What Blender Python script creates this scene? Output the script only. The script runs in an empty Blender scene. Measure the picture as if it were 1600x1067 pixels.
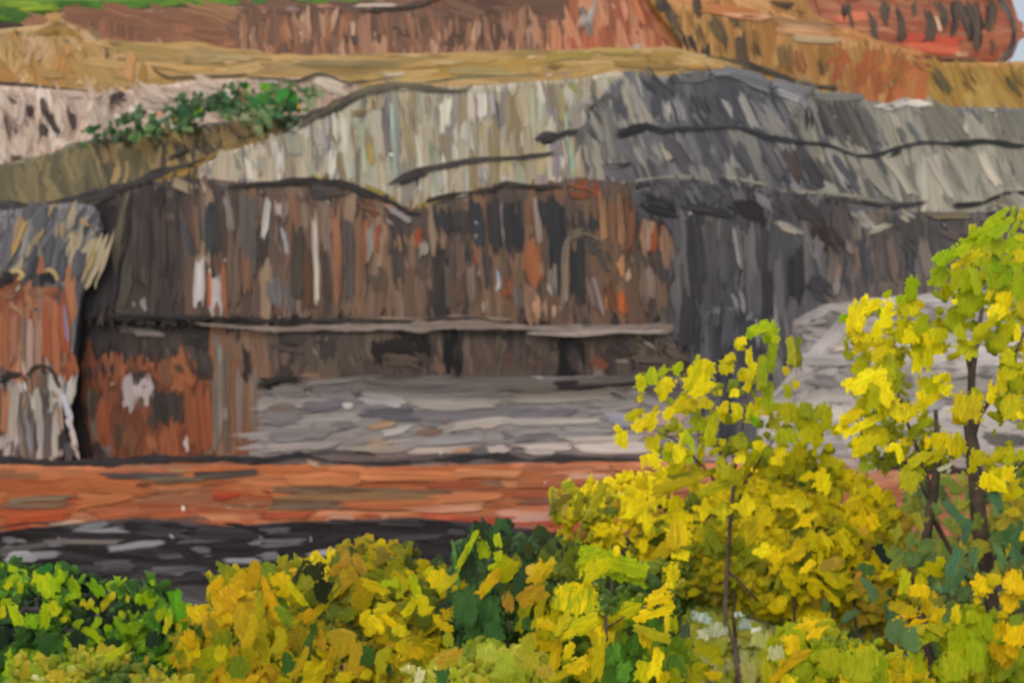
import bpy, math, random
import numpy as np
from mathutils import Vector, Matrix

random.seed(7)
rng = np.random.default_rng(7)
sc = bpy.context.scene
col = sc.collection
R = math.radians

# ------------------------------------------------------------------ camera
CAM_Z = 13.2
cam = bpy.data.cameras.new('camera')
cam.lens = 50
cam.sensor_width = 36
cam.clip_start = 0.1
cam.clip_end = 3000
cam.dof.use_dof = True
cam.dof.focus_distance = 5.0
cam.dof.aperture_fstop = 3.2
cam.dof.aperture_blades = 0
camo = bpy.data.objects.new('camera', cam)
col.objects.link(camo)
camo.location = (0, 0, CAM_Z)
camo.rotation_euler = (R(90), 0, 0)
sc.camera = camo

# ------------------------------------------------------------------ sky and sun
SUN_EL, SUN_AZ = 52, -150           # azimuth from +Y, clockwise seen from above
world = bpy.data.worlds.new('World')
sc.world = world
world.use_nodes = True
wn = world.node_tree
wn.nodes.clear()
wo = wn.nodes.new('ShaderNodeOutputWorld')
bg = wn.nodes.new('ShaderNodeBackground')
sky = wn.nodes.new('ShaderNodeTexSky')
sky.sky_type = 'NISHITA'
sky.sun_disc = False
sky.sun_elevation = R(SUN_EL)
sky.sun_rotation = R(SUN_AZ)
sky.dust_density = 9.0
sky.air_density = 1.0
sky.ozone_density = 1.0
hz = wn.nodes.new('ShaderNodeMix')          # thin even overcast in front of the blue
hz.data_type = 'RGBA'
hz.inputs['Factor'].default_value = 0.55
hz.inputs[7].default_value = (4.0, 4.35, 4.6, 1)
wn.links.new(sky.outputs[0], hz.inputs[6])
wn.links.new(hz.outputs[2], bg.inputs[0])
bg.inputs[1].default_value = 0.15
wn.links.new(bg.outputs[0], wo.inputs[0])
sl = bpy.data.lights.new('sun', 'SUN')
sl.energy = 1.5
sl.angle = R(35)
sl.color = (1.0, 0.97, 0.92)
so = bpy.data.objects.new('sun', sl)
col.objects.link(so)
az, el = R(SUN_AZ), R(SUN_EL)
sd = Vector((math.sin(az) * math.cos(el), math.cos(az) * math.cos(el), math.sin(el)))
so.rotation_euler = (-sd).to_track_quat('-Z', 'Y').to_euler()
so.location = (0, -10, 60)
sc.view_settings.view_transform = 'Standard'
sc.view_settings.look = 'None'
sc.view_settings.gamma = 1.0
sc.view_settings.use_curve_mapping = False
sc.view_settings.exposure = 0.3

sc.cycles.use_adaptive_sampling = True
sc.cycles.adaptive_threshold = 0.04
sc.cycles.adaptive_min_samples = 16
sc.cycles.transparent_max_bounces = 24
sc.cycles.max_bounces = 3
sc.cycles.diffuse_bounces = 1
sc.cycles.glossy_bounces = 1
sc.cycles.transmission_bounces = 2

# ------------------------------------------------------------------ helpers
ALB = 0.80
def lin(h):
    out = []
    for i in (0, 2, 4):
        c = int(h[i:i + 2], 16) / 255
        out.append((c / 12.92 if c <= 0.04045 else ((c + 0.055) / 1.055) ** 2.4) * ALB)
    g_ = .3 * out[0] + .6 * out[1] + .1 * out[2]
    return tuple(.92 * v + .08 * g_ for v in out)

PX = 0.72 / 1600
LEAF_GAIN = 1.42
def leafc(c):
    g_ = .3 * c[0] + .6 * c[1] + .1 * c[2]
    return tuple(max(.004, min(.88, (1.12 * v - .12 * g_) * LEAF_GAIN)) for v in c)

def at(px, py, Y):
    """point seen at photograph position px, py when it stands Y metres away"""
    return Vector(((px - 800) * PX * Y, Y, CAM_Z - (py - 533.5) * PX * Y))

def prof(pts):
    xs = np.array([p[0] for p in pts], float)
    ys = np.array([p[1] for p in pts], float)
    return lambda x: np.interp(x, xs, ys)

def inpoly(x, y, poly):
    c = False
    n = len(poly)
    j = n - 1
    for i in range(n):
        xi, yi = poly[i]
        xj, yj = poly[j]
        if (yi > y) != (yj > y) and x < (xj - xi) * (y - yi) / (yj - yi) + xi:
            c = not c
        j = i
    return c

# ------------------------------------------------------------------ materials
def paint_material(name, joined, bump, rough, fine=3.0, along=55.0, contrast=0.5, side=0., end=0., rag=1.2, leaf=False):
    m = bpy.data.materials.new(name)
    m.use_nodes = True
    t = m.node_tree
    t.nodes.clear()
    N = t.nodes.new
    L = t.links.new
    out = N('ShaderNodeOutputMaterial')
    bs = N('ShaderNodeBsdfPrincipled')
    bs.inputs['Roughness'].default_value = rough
    bs.inputs['Specular IOR Level'].default_value = 0.28
    L(bs.outputs[0], out.inputs[0])
    uv = N('ShaderNodeUVMap')
    uv.uv_map = 'uv'
    src = uv.outputs[0]
    def attr(nm):
        a = N('ShaderNodeAttribute')
        a.attribute_name = nm
        a.attribute_type = 'GEOMETRY' if joined else 'OBJECT'
        return a
    if not joined:
        wl = attr('wl')
        mul = N('ShaderNodeVectorMath')
        mul.operation = 'MULTIPLY'
        L(uv.outputs[0], mul.inputs[0])
        L(wl.outputs['Vector'], mul.inputs[1])
        src = mul.outputs[0]
    sh = N('ShaderNodeVectorMath')
    sh.operation = 'MULTIPLY'
    sh.inputs[1].default_value = (1 / fine, 1 / along, 1)
    L(src, sh.inputs[0])
    off = N('ShaderNodeVectorMath')
    off.operation = 'ADD'
    L(sh.outputs[0], off.inputs[0])
    if not joined:
        oi = N('ShaderNodeObjectInfo')
        sm = N('ShaderNodeMath')
        sm.operation = 'MULTIPLY'
        sm.inputs[1].default_value = 173.0
        L(oi.outputs['Random'], sm.inputs[0])
        L(sm.outputs[0], off.inputs[1])
    n1 = N('ShaderNodeTexNoise')
    n1.inputs['Scale'].default_value = 0.55
    n1.inputs['Detail'].default_value = 2.0
    n1.inputs['Roughness'].default_value = 0.6
    n1.inputs['Distortion'].default_value = 0.7 if leaf else 0.15
    L(off.outputs[0], n1.inputs['Vector'])
    n2 = N('ShaderNodeTexNoise')
    n2.inputs['Scale'].default_value = 1.9
    n2.inputs['Detail'].default_value = 1.0
    L(off.outputs[0], n2.inputs['Vector'])
    ramp = N('ShaderNodeMapRange')
    ramp.interpolation_type = 'SMOOTHSTEP'
    ramp.inputs['From Min'].default_value = 0.38
    ramp.inputs['From Max'].default_value = 0.6
    L(n1.outputs['Fac'], ramp.inputs['Value'])
    c1, c2 = attr('c1'), attr('c2')
    mix = N('ShaderNodeMix')
    mix.data_type = 'RGBA'
    L(ramp.outputs['Result'], mix.inputs['Factor'])
    k = 'Color' if joined else 'Vector'
    L(c1.outputs[k], mix.inputs[6])
    L(c2.outputs[k], mix.inputs[7])
    vr = N('ShaderNodeMapRange')
    vr.inputs['From Min'].default_value = 0.25
    vr.inputs['From Max'].default_value = 0.75
    vr.inputs['To Min'].default_value = 1 - contrast * 0.5
    vr.inputs['To Max'].default_value = 1 + contrast * 0.5
    L(n2.outputs['Fac'], vr.inputs['Value'])
    ml = N('ShaderNodeVectorMath')
    ml.operation = 'SCALE'
    L(mix.outputs[2], ml.inputs[0])
    L(vr.outputs['Result'], ml.inputs['Scale'])
    L(ml.outputs[0], bs.inputs['Base Color'])
    ad = N('ShaderNodeMath')
    ad.operation = 'ADD'
    L(n1.outputs['Fac'], ad.inputs[0])
    L(n2.outputs['Fac'], ad.inputs[1])
    bp = N('ShaderNodeBump')
    bp.inputs['Strength'].default_value = 0.5
    bp.inputs['Distance'].default_value = bump
    L(ad.outputs[0], bp.inputs['Height'])
    L(bp.outputs[0], bs.inputs['Normal'])
    if leaf:
        # thin leaves let some light through
        tr = N('ShaderNodeBsdfTranslucent')
        L(ml.outputs[0], tr.inputs['Color'])
        mx = N('ShaderNodeMixShader')
        mx.inputs[0].default_value = 0.3
        L(bs.outputs[0], mx.inputs[1])
        L(tr.outputs[0], mx.inputs[2])
        L(mx.outputs[0], out.inputs[0])
    if side > 0:
        # ragged, feathered rims: the piece thins out and lets what lies under it show
        def mth(op, a, b):
            q = N('ShaderNodeMath')
            q.operation = op
            for i, x in enumerate((a, b)):
                if isinstance(x, (int, float)):
                    q.inputs[i].default_value = x
                else:
                    L(x, q.inputs[i])
            return q.outputs[0]
        def geo(nm):
            a = N('ShaderNodeAttribute')
            a.attribute_name = nm
            a.attribute_type = 'GEOMETRY'
            return a.outputs['Fac']
        ea, eb = geo('ea'), geo('eb')
        if not joined:
            sp = N('ShaderNodeSeparateXYZ')
            L(wl.outputs['Vector'], sp.inputs[0])
            ea = mth('MULTIPLY', ea, sp.outputs[2])
            eb = mth('MULTIPLY', eb, sp.outputs[1])
        nz = mth('SUBTRACT', n1.outputs['Fac'], 0.5)
        fa = mth('ADD', mth('MULTIPLY', ea, side), mth('MULTIPLY', nz, rag))
        if leaf:
            # uneven bites out of the rim
            iso = N('ShaderNodeTexNoise')
            iso.inputs['Scale'].default_value = .16
            iso.inputs['Detail'].default_value = 1.
            ofi = N('ShaderNodeVectorMath')
            ofi.operation = 'ADD'
            L(src, ofi.inputs[0])
            L(sm.outputs[0], ofi.inputs[1])
            L(ofi.outputs[0], iso.inputs['Vector'])
            fa = mth('ADD', fa, mth('MULTIPLY', mth('SUBTRACT', iso.outputs['Fac'], .5), 3.2))
        fb = mth('ADD', mth('MULTIPLY', eb, .5 / end), mth('MULTIPLY', nz, rag * 2.6))
        def sst(x):
            q = N('ShaderNodeMapRange')
            q.interpolation_type = 'SMOOTHSTEP'
            L(x, q.inputs['Value'])
            return q.outputs['Result']
        cover = mth('MULTIPLY', sst(fa), sst(fb))
        if leaf:
            cut = .5
        else:
            # the rim breaks up into fine dry streaks
            n3 = N('ShaderNodeTexNoise')
            n3.inputs['Scale'].default_value = 1.
            n3.inputs['Detail'].default_value = 1.
            o3 = N('ShaderNodeVectorMath')
            o3.operation = 'MULTIPLY'
            o3.inputs[1].default_value = (1 / 4.5, 1 / 55., 1)
            L(src, o3.inputs[0])
            p3 = N('ShaderNodeVectorMath')
            p3.operation = 'ADD'
            L(o3.outputs[0], p3.inputs[0])
            L(sm.outputs[0], p3.inputs[1])
            L(p3.outputs[0], n3.inputs['Vector'])
            r3 = N('ShaderNodeMapRange')
            r3.inputs['From Min'].default_value = .3
            r3.inputs['From Max'].default_value = .7
            r3.inputs['To Min'].default_value = .03
            r3.inputs['To Max'].default_value = .97
            L(n3.outputs['Fac'], r3.inputs['Value'])
            cut = r3.outputs['Result']
        L(mth('GREATER_THAN', cover, cut), bs.inputs['Alpha'])
        if leaf:
            tp = N('ShaderNodeBsdfTransparent')
            m2 = N('ShaderNodeMixShader')
            bs.inputs['Alpha'].default_value = 1
            lk = bs.inputs['Alpha'].links[0]
            av = lk.from_socket
            t.links.remove(lk)
            L(av, m2.inputs[0])
            L(tp.outputs[0], m2.inputs[1])
            L(mx.outputs[0], m2.inputs[2])
            L(m2.outputs[0], out.inputs[0])
    return m

M_ROCK = paint_material('streaked_stone', False, 0.035, 0.4, fine=4.2, along=130., contrast=.5, side=1., end=20., rag=1.3)
M_SEAM = paint_material('seam_stone', False, 0.02, 0.5, contrast=.3, along=30., side=1., end=10., rag=2.6)
M_ROCKJ = paint_material('streaked_stone_face', True, 0.035, 0.45, fine=4.2, along=130., contrast=.5)
M_LEAF = paint_material('waxy_leaf', False, 0.006, 0.4, fine=4.5, along=24.0, contrast=0.45, side=1., end=6., rag=1.6, leaf=True)
M_LEAFJ = paint_material('leaf_mass', True, 0.006, 0.5, fine=4.0, along=24.0, contrast=0.45, leaf=True)

def plain(name, c_a, c_b, scale, rough=0.8):
    m = bpy.data.materials.new(name)
    m.use_nodes = True
    t = m.node_tree
    bs = t.nodes['Principled BSDF']
    bs.inputs['Roughness'].default_value = rough
    tc = t.nodes.new('ShaderNodeTexCoord')
    n = t.nodes.new('ShaderNodeTexNoise')
    n.inputs['Scale'].default_value = scale
    n.inputs['Detail'].default_value = 5
    t.links.new(tc.outputs['Object'], n.inputs['Vector'])
    r = t.nodes.new('ShaderNodeValToRGB')
    r.color_ramp.elements[0].position = 0.35
    r.color_ramp.elements[1].position = 0.68
    r.color_ramp.elements[0].color = (*lin(c_a), 1)
    r.color_ramp.elements[1].color = (*lin(c_b), 1)
    t.links.new(n.outputs['Fac'], r.inputs[0])
    t.links.new(r.outputs[0], bs.inputs['Base Color'])
    b = t.nodes.new('ShaderNodeBump')
    b.inputs['Strength'].default_value = 0.5
    b.inputs['Distance'].default_value = 0.03
    t.links.new(n.outputs['Fac'], b.inputs['Height'])
    t.links.new(b.outputs[0], bs.inputs['Normal'])
    return m

M_GROUND = plain('bank_soil_and_grass', '2c3018', '4d5624', 1.6)
M_BARK = plain('dark_bark', '3c2e26', '66523f', 9.0)
M_STEM = plain('stem_bark', '3a3020', '5c5030', 12.0)

# ------------------------------------------------------------------ shared piece meshes
def point_attr(me, nm, vals):
    at_ = me.attributes.new(nm, 'FLOAT', 'POINT')
    at_.data.foreach_set('value', np.asarray(vals, np.float32))

def mesh_of(name, v, f, uvs, mat, ea, eb):
    me = bpy.data.meshes.new(name)
    me.from_pydata([tuple(p) for p in v], [], f)
    ul = me.uv_layers.new(name='uv')
    li = np.empty(len(me.loops), int)
    me.loops.foreach_get('vertex_index', li)
    ul.data.foreach_set('uv', np.asarray(uvs, np.float32)[li].ravel())
    point_attr(me, 'ea', ea)
    point_attr(me, 'eb', eb)
    me.polygons.foreach_set('use_smooth', [True] * len(me.polygons))
    me.materials.append(mat)
    return me

def slab_data(r):
    """long knife-shaped spall: raised rims along its sides, ragged ends"""
    us = [0, .16, .5, .84, 1]
    hs = [-.2, .5 + r.random() * .5, .2 + r.random() * .4, .5 + r.random() * .5, -.2]
    nv = 6
    v, uv, ea, eb = [], [], [], []
    top = [r.uniform(-.07, .07) for _ in us]
    bot = [r.uniform(-.09, .09) for _ in us]
    for j in range(nv):
        t = j / (nv - 1)
        wob = r.uniform(-.07, .07)
        wd = (0.86 + .2 * math.sin(math.pi * (0.12 + .76 * t))) * r.uniform(.9, 1.1)
        for i, u in enumerate(us):
            x = (u - .5) * wd * 1.25 + wob
            y = (t - .5) * 1.12 + top[i] * (t > .5) * (t - .5) * 2 + bot[i] * (t < .5) * (.5 - t) * 2
            h = hs[i]
            if j in (0, nv - 1):
                h = -.2
            v.append((x, y, h + r.uniform(-.1, .1)))
            uv.append((u, t))
            ea.append(1 - abs(2 * u - 1))
            eb.append(1 - abs(2 * t - 1))
    f = []
    nu = len(us)
    for j in range(nv - 1):
        for i in range(nu - 1):
            a = j * nu + i
            f.append((a, a + 1, a + 1 + nu, a + nu))
    return v, f, uv, ea, eb

def dab_data(r, lobes):
    """leaf clump pressed flat like a knife dab: blunt, uneven outline with a raised rim"""
    n = 12
    v, uv, ea = [(0, 0, .15)], [(.5, .5)], [1.]
    sq = r.uniform(2.4, 4.)
    ph = r.uniform(0, 6.28)
    for ring, (s_, h, e_) in enumerate(((.70, .7, .36), (1.12, -.5, 0.))):
        for k in range(n):
            a = 2 * math.pi * k / n
            if ring == 0:
                q = 1 / (abs(math.cos(a)) ** sq + abs(math.sin(a)) ** sq) ** (1 / sq) * r.uniform(.74, 1.08)
                if lobes:
                    q = (1.2 if k % 3 == 0 else .66) * r.uniform(.8, 1.2)
                if ring == 0:
                    v.append((math.cos(a) * q * .5 * s_, math.sin(a) * q * .5 * s_, h * r.uniform(.6, 1.4)))
            else:
                p_ = v[1 + k]
                g_ = s_ / .70 * r.uniform(.93, 1.05)
                v.append((p_[0] * g_, p_[1] * g_, h))
            uv.append((v[-1][0] + .5, v[-1][1] + .5))
            ea.append(e_)
    f = []
    for k in range(n):
        k2 = (k + 1) % n
        f.append((0, 1 + k, 1 + k2))
        f.append((1 + k, 1 + n + k, 1 + n + k2, 1 + k2))
    return v, f, uv, ea, [1.] * len(v)

def arc_data(r, bend):
    """curled leaf: a bent ribbon with a ridge"""
    nv, us, hs = 6, [0, .25, .7, 1], [-.4, .7, .4, -.4]
    v, uv, ea, eb = [], [], [], []
    for j in range(nv):
        t = j / (nv - 1)
        a = (t - .5) * bend
        rr = 1 / bend
        cx, cy = rr * (1 - math.cos(a)), rr * math.sin(a)
        w = (.35 + .65 * math.sin(math.pi * min(1, max(0.04, t * .85 + .1)))) * r.uniform(.85, 1.1)
        for i, u in enumerate(us):
            # the width is kept in units of the length / 3
            d = (u - .5) * w * .42
            v.append((3 * (cx + d * math.cos(a)), cy - d * math.sin(a), hs[i] * (1 if 0 < j < nv - 1 else .3) + r.uniform(-.1, .1)))
            uv.append((u, t))
            ea.append(1 - abs(2 * u - 1))
            eb.append(1 - abs(2 * t - 1))
    f = []
    nu = len(us)
    for j in range(nv - 1):
        for i in range(nu - 1):
            a = j * nu + i
            f.append((a, a + 1, a + 1 + nu, a + nu))
    return v, f, uv, ea, eb

_r = random.Random(3)
SLABD = [slab_data(_r) for _ in range(14)]
DABD = [dab_data(_r, False) for _ in range(8)]
STARD = [dab_data(_r, True) for _ in range(6)]
ARCD = [arc_data(_r, b) for b in (1.2, -1.2, 1.9, -1.9, .7, -.7)]
LSLAB = [mesh_of('leaf_blade', d[0], d[1], d[2], M_LEAF, d[3], d[4]) for d in SLABD]
DAB = [mesh_of('leaf_round', d[0], d[1], d[2], M_LEAF, d[3], d[4]) for d in DABD]
STAR = [mesh_of('leaf_lobed', d[0], d[1], d[2], M_LEAF, d[3], d[4]) for d in STARD]
ARC = [mesh_of('leaf_curled', d[0], d[1], d[2], M_LEAF, d[3], d[4]) for d in ARCD]
KIND = {'s': (LSLAB, SLABD), 'd': (DAB, DABD), 't': (STAR, STARD), 'a': (ARC, ARCD)}

def tag(o, label=None, cat=None, group=None, kind=None):
    if label: o['label'] = label
    if cat: o['category'] = cat
    if group: o['group'] = group
    if kind: o['kind'] = kind
    return o

def empty(name, loc):
    o = bpy.data.objects.new(name, None)
    o.empty_display_size = .3
    o.location = loc
    col.objects.link(o)
    return o

def basis(ang, w, l, th, tx=0., ty=0.):
    """local y runs along the piece (ang degrees from straight up, clockwise in the picture), z towards the viewer"""
    a = R(ang)
    al = Vector((math.sin(a), 0, math.cos(a)))
    n = Vector((tx, -1, ty)).normalized()
    al = (al - n * al.dot(n)).normalized()
    ac = al.cross(n)
    return Matrix(((ac.x * w, al.x * l, n.x * th), (ac.y * w, al.y * l, n.y * th), (ac.z * w, al.z * l, n.z * th)))

def piece(name, me, parent, loc, m3, w_px, l_px, c1, c2, origin, gain=2.8):
    o = bpy.data.objects.new(name, me)
    m = m3.to_4x4()
    m.translation = loc - origin
    o.parent = parent
    o.matrix_local = m
    o['wl'] = (float(w_px), float(l_px), float(gain))
    o['c1'] = c1
    o['c2'] = c2
    col.objects.link(o)
    return o

def joined(name, V, F, UV, C1, C2, mat, parent, E=None):
    me = bpy.data.meshes.new(name)
    me.from_pydata(V, [], F)
    li = np.empty(len(me.loops), int)
    me.loops.foreach_get('vertex_index', li)
    ul = me.uv_layers.new(name='uv')
    ul.data.foreach_set('uv', np.asarray(UV, np.float32)[li].ravel())
    if E:
        point_attr(me, 'ea', E[0])
        point_attr(me, 'eb', E[1])
    for nm, C in (('c1', C1), ('c2', C2)):
        a = me.attributes.new(nm, 'FLOAT_COLOR', 'POINT')
        c4 = np.ones((len(V), 4), np.float32)
        c4[:, :3] = C
        a.data.foreach_set('color', c4.ravel())
    me.polygons.foreach_set('use_smooth', [True] * len(me.polygons))
    me.materials.append(mat)
    o = bpy.data.objects.new(name, me)
    o.parent = parent
    col.objects.link(o)
    return o

# smooth 1-D / 2-D value noise
_tab = np.random.default_rng(11).random(4096)
def vn(x):
    x = np.asarray(x, float)
    i = np.floor(x).astype(int)
    f = x - i
    f = f * f * (3 - 2 * f)
    return _tab[i % 4096] * (1 - f) + _tab[(i + 1) % 4096] * f
def vn2(x, y):
    y = np.asarray(y, float)
    j = np.floor(y).astype(int)
    f = y - j
    f = f * f * (3 - 2 * f)
    return vn(x + j * 37.7) * (1 - f) + vn(x + (j + 1) * 37.7) * f

# ------------------------------------------------------------------ rock formations
class Rock:
    """a body of rock: its front runs between a top and a bottom line, it goes back into the hill, and slabs and seams lie on it"""
    def __init__(s, name, label, cat, Y, top, bot, pal, mode='v', amp=.25, back=7., slant=0., lean=0., kind=None, group=None, body='rock_body', tone=1.):
        s.tone = tone
        s.Y, s.top, s.bot, s.mode, s.amp, s.lean = Y, prof(top), prof(bot), mode, amp, lean
        x0, x1 = top[0][0], top[-1][0]
        s.x0, s.x1, s.slant = x0, x1, slant
        s.pal = pal.split()
        s.seed = (len(label) * 17.3 + Y * 5.1) % 997
        xm = (x0 + x1) / 2
        s.o0 = at(xm, float(s.bot(xm)), Y)
        s.e = empty(name, s.o0)
        tag(s.e, label, cat, group, kind)
        nx = max(12, int((x1 - x0) / 6))
        nz = 22
        xs = np.linspace(x0, x1, nx)
        P = [s.lin(c) for c in pal.split()]
        PA = np.array(P)
        V, UV, C1, C2, F = [], [], [], [], []
        for j in range(nz):
            t = j / (nz - 1)
            ys = s.top(xs) * (1 - t) + s.bot(xs) * t
            Yd = s.depth(xs, ys)
            if j == 0 or j == nz - 1:
                Yd = Yd + .15
            if mode == 'v':
                q = vn2((xs - slant * ys) * .11 + s.seed, ys * .012)
                q2 = vn2((xs - slant * ys) * .17 + s.seed + 300, ys * .02)
            else:
                q = vn2(ys * .16 + s.seed, xs * .008)
                q2 = vn2(ys * .23 + s.seed + 300, xs * .011)
            i1 = np.minimum((q * 1.3 - .15).clip(0, .999) * len(P), len(P) - 1).astype(int)
            i2 = np.minimum((q2 * 1.3 - .15).clip(0, .999) * len(P), len(P) - 1).astype(int)
            for k in range(nx):
                p = at(xs[k], ys[k], Yd[k]) - s.o0
                V.append(tuple(p))
            U = np.stack([xs - slant * ys, ys], 1) if mode == 'v' else np.stack([ys, xs], 1)
            UV += list(U)
            C1 += list(PA[i1])
            C2 += list(PA[i2])
        for j in range(nz - 1):
            for k in range(nx - 1):
                a = j * nx + k
                F.append((a, a + nx, a + nx + 1, a + 1))
        # the body goes on back into the hillside
        ring = list(range(nx)) + [j * nx + nx - 1 for j in range(1, nz)] + [(nz - 1) * nx + k for k in range(nx - 2, -1, -1)] + [j * nx for j in range(nz - 2, 0, -1)]
        b0 = len(V)
        for i in ring:
            v = V[i]
            V.append((v[0], Y + back - s.o0.y, v[2]))
            UV.append(UV[i] + np.array([0, back * 30]))
            C1.append(C1[i])
            C2.append(C2[i])
        n = len(ring)
        for k in range(n):
            k2 = (k + 1) % n
            F.append((ring[k], ring[k2], b0 + k2, b0 + k))
        F.append(tuple(range(b0, b0 + n)))
        s.body = joined(body, V, F, UV, np.array(C1), np.array(C2), M_ROCKJ, s.e)
        s.n = 0

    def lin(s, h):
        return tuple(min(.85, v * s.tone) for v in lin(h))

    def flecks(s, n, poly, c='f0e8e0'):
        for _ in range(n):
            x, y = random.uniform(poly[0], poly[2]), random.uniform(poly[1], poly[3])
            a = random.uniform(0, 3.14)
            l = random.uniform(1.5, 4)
            s.slab(x - l * math.cos(a), y - l * math.sin(a), x + l * math.cos(a), y + l * math.sin(a), random.uniform(2, 3.5), c, c, .2, name='glint_fleck', gain=2.6)  # near-white slabs that paint glossy highlights onto the stone

    def depth(s, x, y):
        # broad flat facets that meet at blunt edges
        t = (x - s.slant * y) / 150. + s.seed if s.mode == 'v' else y / 45. + s.seed
        i = np.floor(t).astype(int)
        d = _tab[i % 4096] * (1 - (t - i)) + _tab[(i + 1) % 4096] * (t - i)
        return s.Y + (d - .5) * 2. * s.amp + s.lean * (s.bot(x) - y) * .01

    def slab(s, x0, y0, x1, y1, w, c1, c2=None, off=None, th=.04, name='rock_slab', gain=2.6):
        """one slab from x0,y0 to x1,y1 (photograph positions), w wide"""
        s.n += 1
        if off is None:
            off = .006 + s.n * .0001
        elif off < .8:
            off = .02 + s.n * .0001 + (.02 if gain >= 1.6 else 0)
        l1 = s.lin(c1)
        if c2 is None and gain < 2.45:
            q = s.lin(random.choice(s.pal))
            l2 = tuple(.5 * a_ + .5 * b_ for a_, b_ in zip(l1, q))
        else:
            l2 = s.lin(c2 or c1)
        xm, ym = (x0 + x1) / 2, (y0 + y1) / 2
        L = max(4, math.hypot(x1 - x0, y1 - y0))
        a_ = math.atan2(x1 - x0, y0 - y1)
        v, f, uv, ea, eb = random.choice(SLABD)
        va = np.asarray(v)
        lx, ly = va[:, 0] * w, va[:, 1] * L
        # the slab lies on the rock and follows its surface
        X = xm + lx * math.cos(a_) + ly * math.sin(a_)
        Yp = ym + lx * math.sin(a_) - ly * math.cos(a_)
        D = s.depth(X, Yp) - off
        o0 = at(xm, ym, s.Y)
        V = [at(X[i], Yp[i], D[i]) - o0 for i in range(len(va))]
        me = mesh_of(name, V, f, uv, M_ROCK, ea, eb)
        return piece(name, me, s.e, o0, Matrix.Identity(3), w, L, l1, l2, s.o0, gain)

    def fill(s, poly, pal, n, L, W, ang=0., jit=5., mixed=.75, off=None, th=.04):
        P = pal.split()
        if len(poly) == 2:
            (a, b), (c, d) = poly
            poly = [(a, b), (c, b), (c, d), (a, d)]
        bx = [p[0] for p in poly]
        by = [p[1] for p in poly]
        placed = []
        for i in range(int(n * .68)):
            best, bd = None, -1
            for _ in range(40):
                x, y = random.uniform(min(bx), max(bx)), random.uniform(min(by), max(by))
                if not inpoly(x, y, poly) or not (s.top(x) + 1 < y < s.bot(x) - 1):
                    continue
                if s.mode == 'v':
                    d = min([((x - u) / 1.) ** 2 + ((y - v) * .3) ** 2 for u, v in placed], default=1e9)
                else:
                    d = min([((x - u) * .25) ** 2 + (y - v) ** 2 for u, v in placed], default=1e9)
                if d > bd:
                    best, bd = (x, y), d
                if bd > 1e8:
                    break
            if not best:
                continue
            placed.append(best)
            x, y = best
            l, w = random.uniform(*L) * (1.25 if s.mode == 'v' else 1.8), random.uniform(*W) * (2.5 if s.mode == 'v' else 2.1)
            a = R(ang + random.gauss(0, jit))
            if s.mode == 'v':
                dx, dy = math.sin(a) * l / 2, math.cos(a) * l / 2
                ya, yb = y - dy, y + dy
                ya = max(ya, float(s.top(x - dx)) - random.uniform(0, 3))
                yb = min(yb, float(s.bot(x + dx)) + random.uniform(0, 4))
                if yb - ya < 6:
                    continue
                xa, xb = x - dx, x + dx
            else:
                dx, dy = math.cos(a) * l / 2, math.sin(a) * l / 2
                xa, xb, ya, yb = max(s.x0, x - dx), min(s.x1, x + dx), y - dy, y + dy
                ya = min(max(ya, float(s.top(xa)) + w * .3), float(s.bot(xa)) - w * .3)
                yb = min(max(yb, float(s.top(xb)) + w * .3), float(s.bot(xb)) - w * .3)
            c1 = random.choice(P)
            c2 = random.choice(P) if random.random() < mixed else c1
            s.slab(xa, ya, xb, yb, w, c1, c2, off, th, gain=1.3)

    def seam(s, pts, c1, c2=None, off=.14, th=.004, name='rock_seam', close=True):
        """a long curved lip or dark crack edge: pts are x, y, width"""
        P = [np.array(p, float) for p in pts]
        Q = []
        for i in range(len(P) - 1):
            p0, p1, p2, p3 = P[max(i - 1, 0)], P[i], P[i + 1], P[min(i + 2, len(P) - 1)]
            m = max(2, int(math.hypot(*(p2 - p1)[:2]) / 9))
            for q in range(m):
                t = q / m
                Q.append(.5 * (2 * p1 + (p2 - p0) * t + (2 * p0 - 5 * p1 + 4 * p2 - p3) * t * t + (3 * p1 - p0 - 3 * p2 + p3) * t ** 3))
        Q.append(P[-1])
        us, hs = [0, .25, .7, 1], [-.6, 1., .6, -.6]
        V, UV, F = [], [], []
        run = 0
        xm, ym = P[len(P) // 2][:2]
        o0 = at(xm, ym, s.Y)
        sn = random.uniform(0, 900)
        for i, q in enumerate(Q):
            a, b = Q[max(i - 1, 0)], Q[min(i + 1, len(Q) - 1)]
            d = (b - a)[:2]
            d = d / (np.linalg.norm(d) + 1e-6)
            nn = np.array([-d[1], d[0]])
            w = (max(1.2, q[2]) * 1.15 + .6) * (.5 + .85 * float(vn(i * .3 + sn))) * random.uniform(.85, 1.15)
            for u, h in zip(us, hs):
                x, y = q[:2] + nn * (u - .5) * w
                Yd = float(s.depth(q[0], q[1])) - (off if off > .8 else .07 + off * .05) - th * h * (1 if 0 < i < len(Q) - 1 else .2)
                V.append(tuple(at(x, y, Yd) - o0))
                UV.append((u, run))
            if i < len(Q) - 1:
                run += np.linalg.norm((Q[i + 1] - q)[:2])
        for i in range(len(Q) - 1):
            for k in range(3):
                a = i * 4 + k
                F.append((a, a + 1, a + 5, a + 4))
        UV = [(u, v / max(run, 1)) for u, v in UV]
        EA = [1 - abs(2 * u - 1) for u, _ in UV]
        EB = [1 - abs(2 * v - 1) for _, v in UV]
        me = mesh_of(name, V, F, UV, M_SEAM, EA, EB)
        wm = sum(p[2] for p in P) / len(P)
        return piece(name, me, s.e, o0, Matrix.Identity(3), wm, run, s.lin(c1), s.lin(c2 or c1), s.o0, 2.0)

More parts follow.
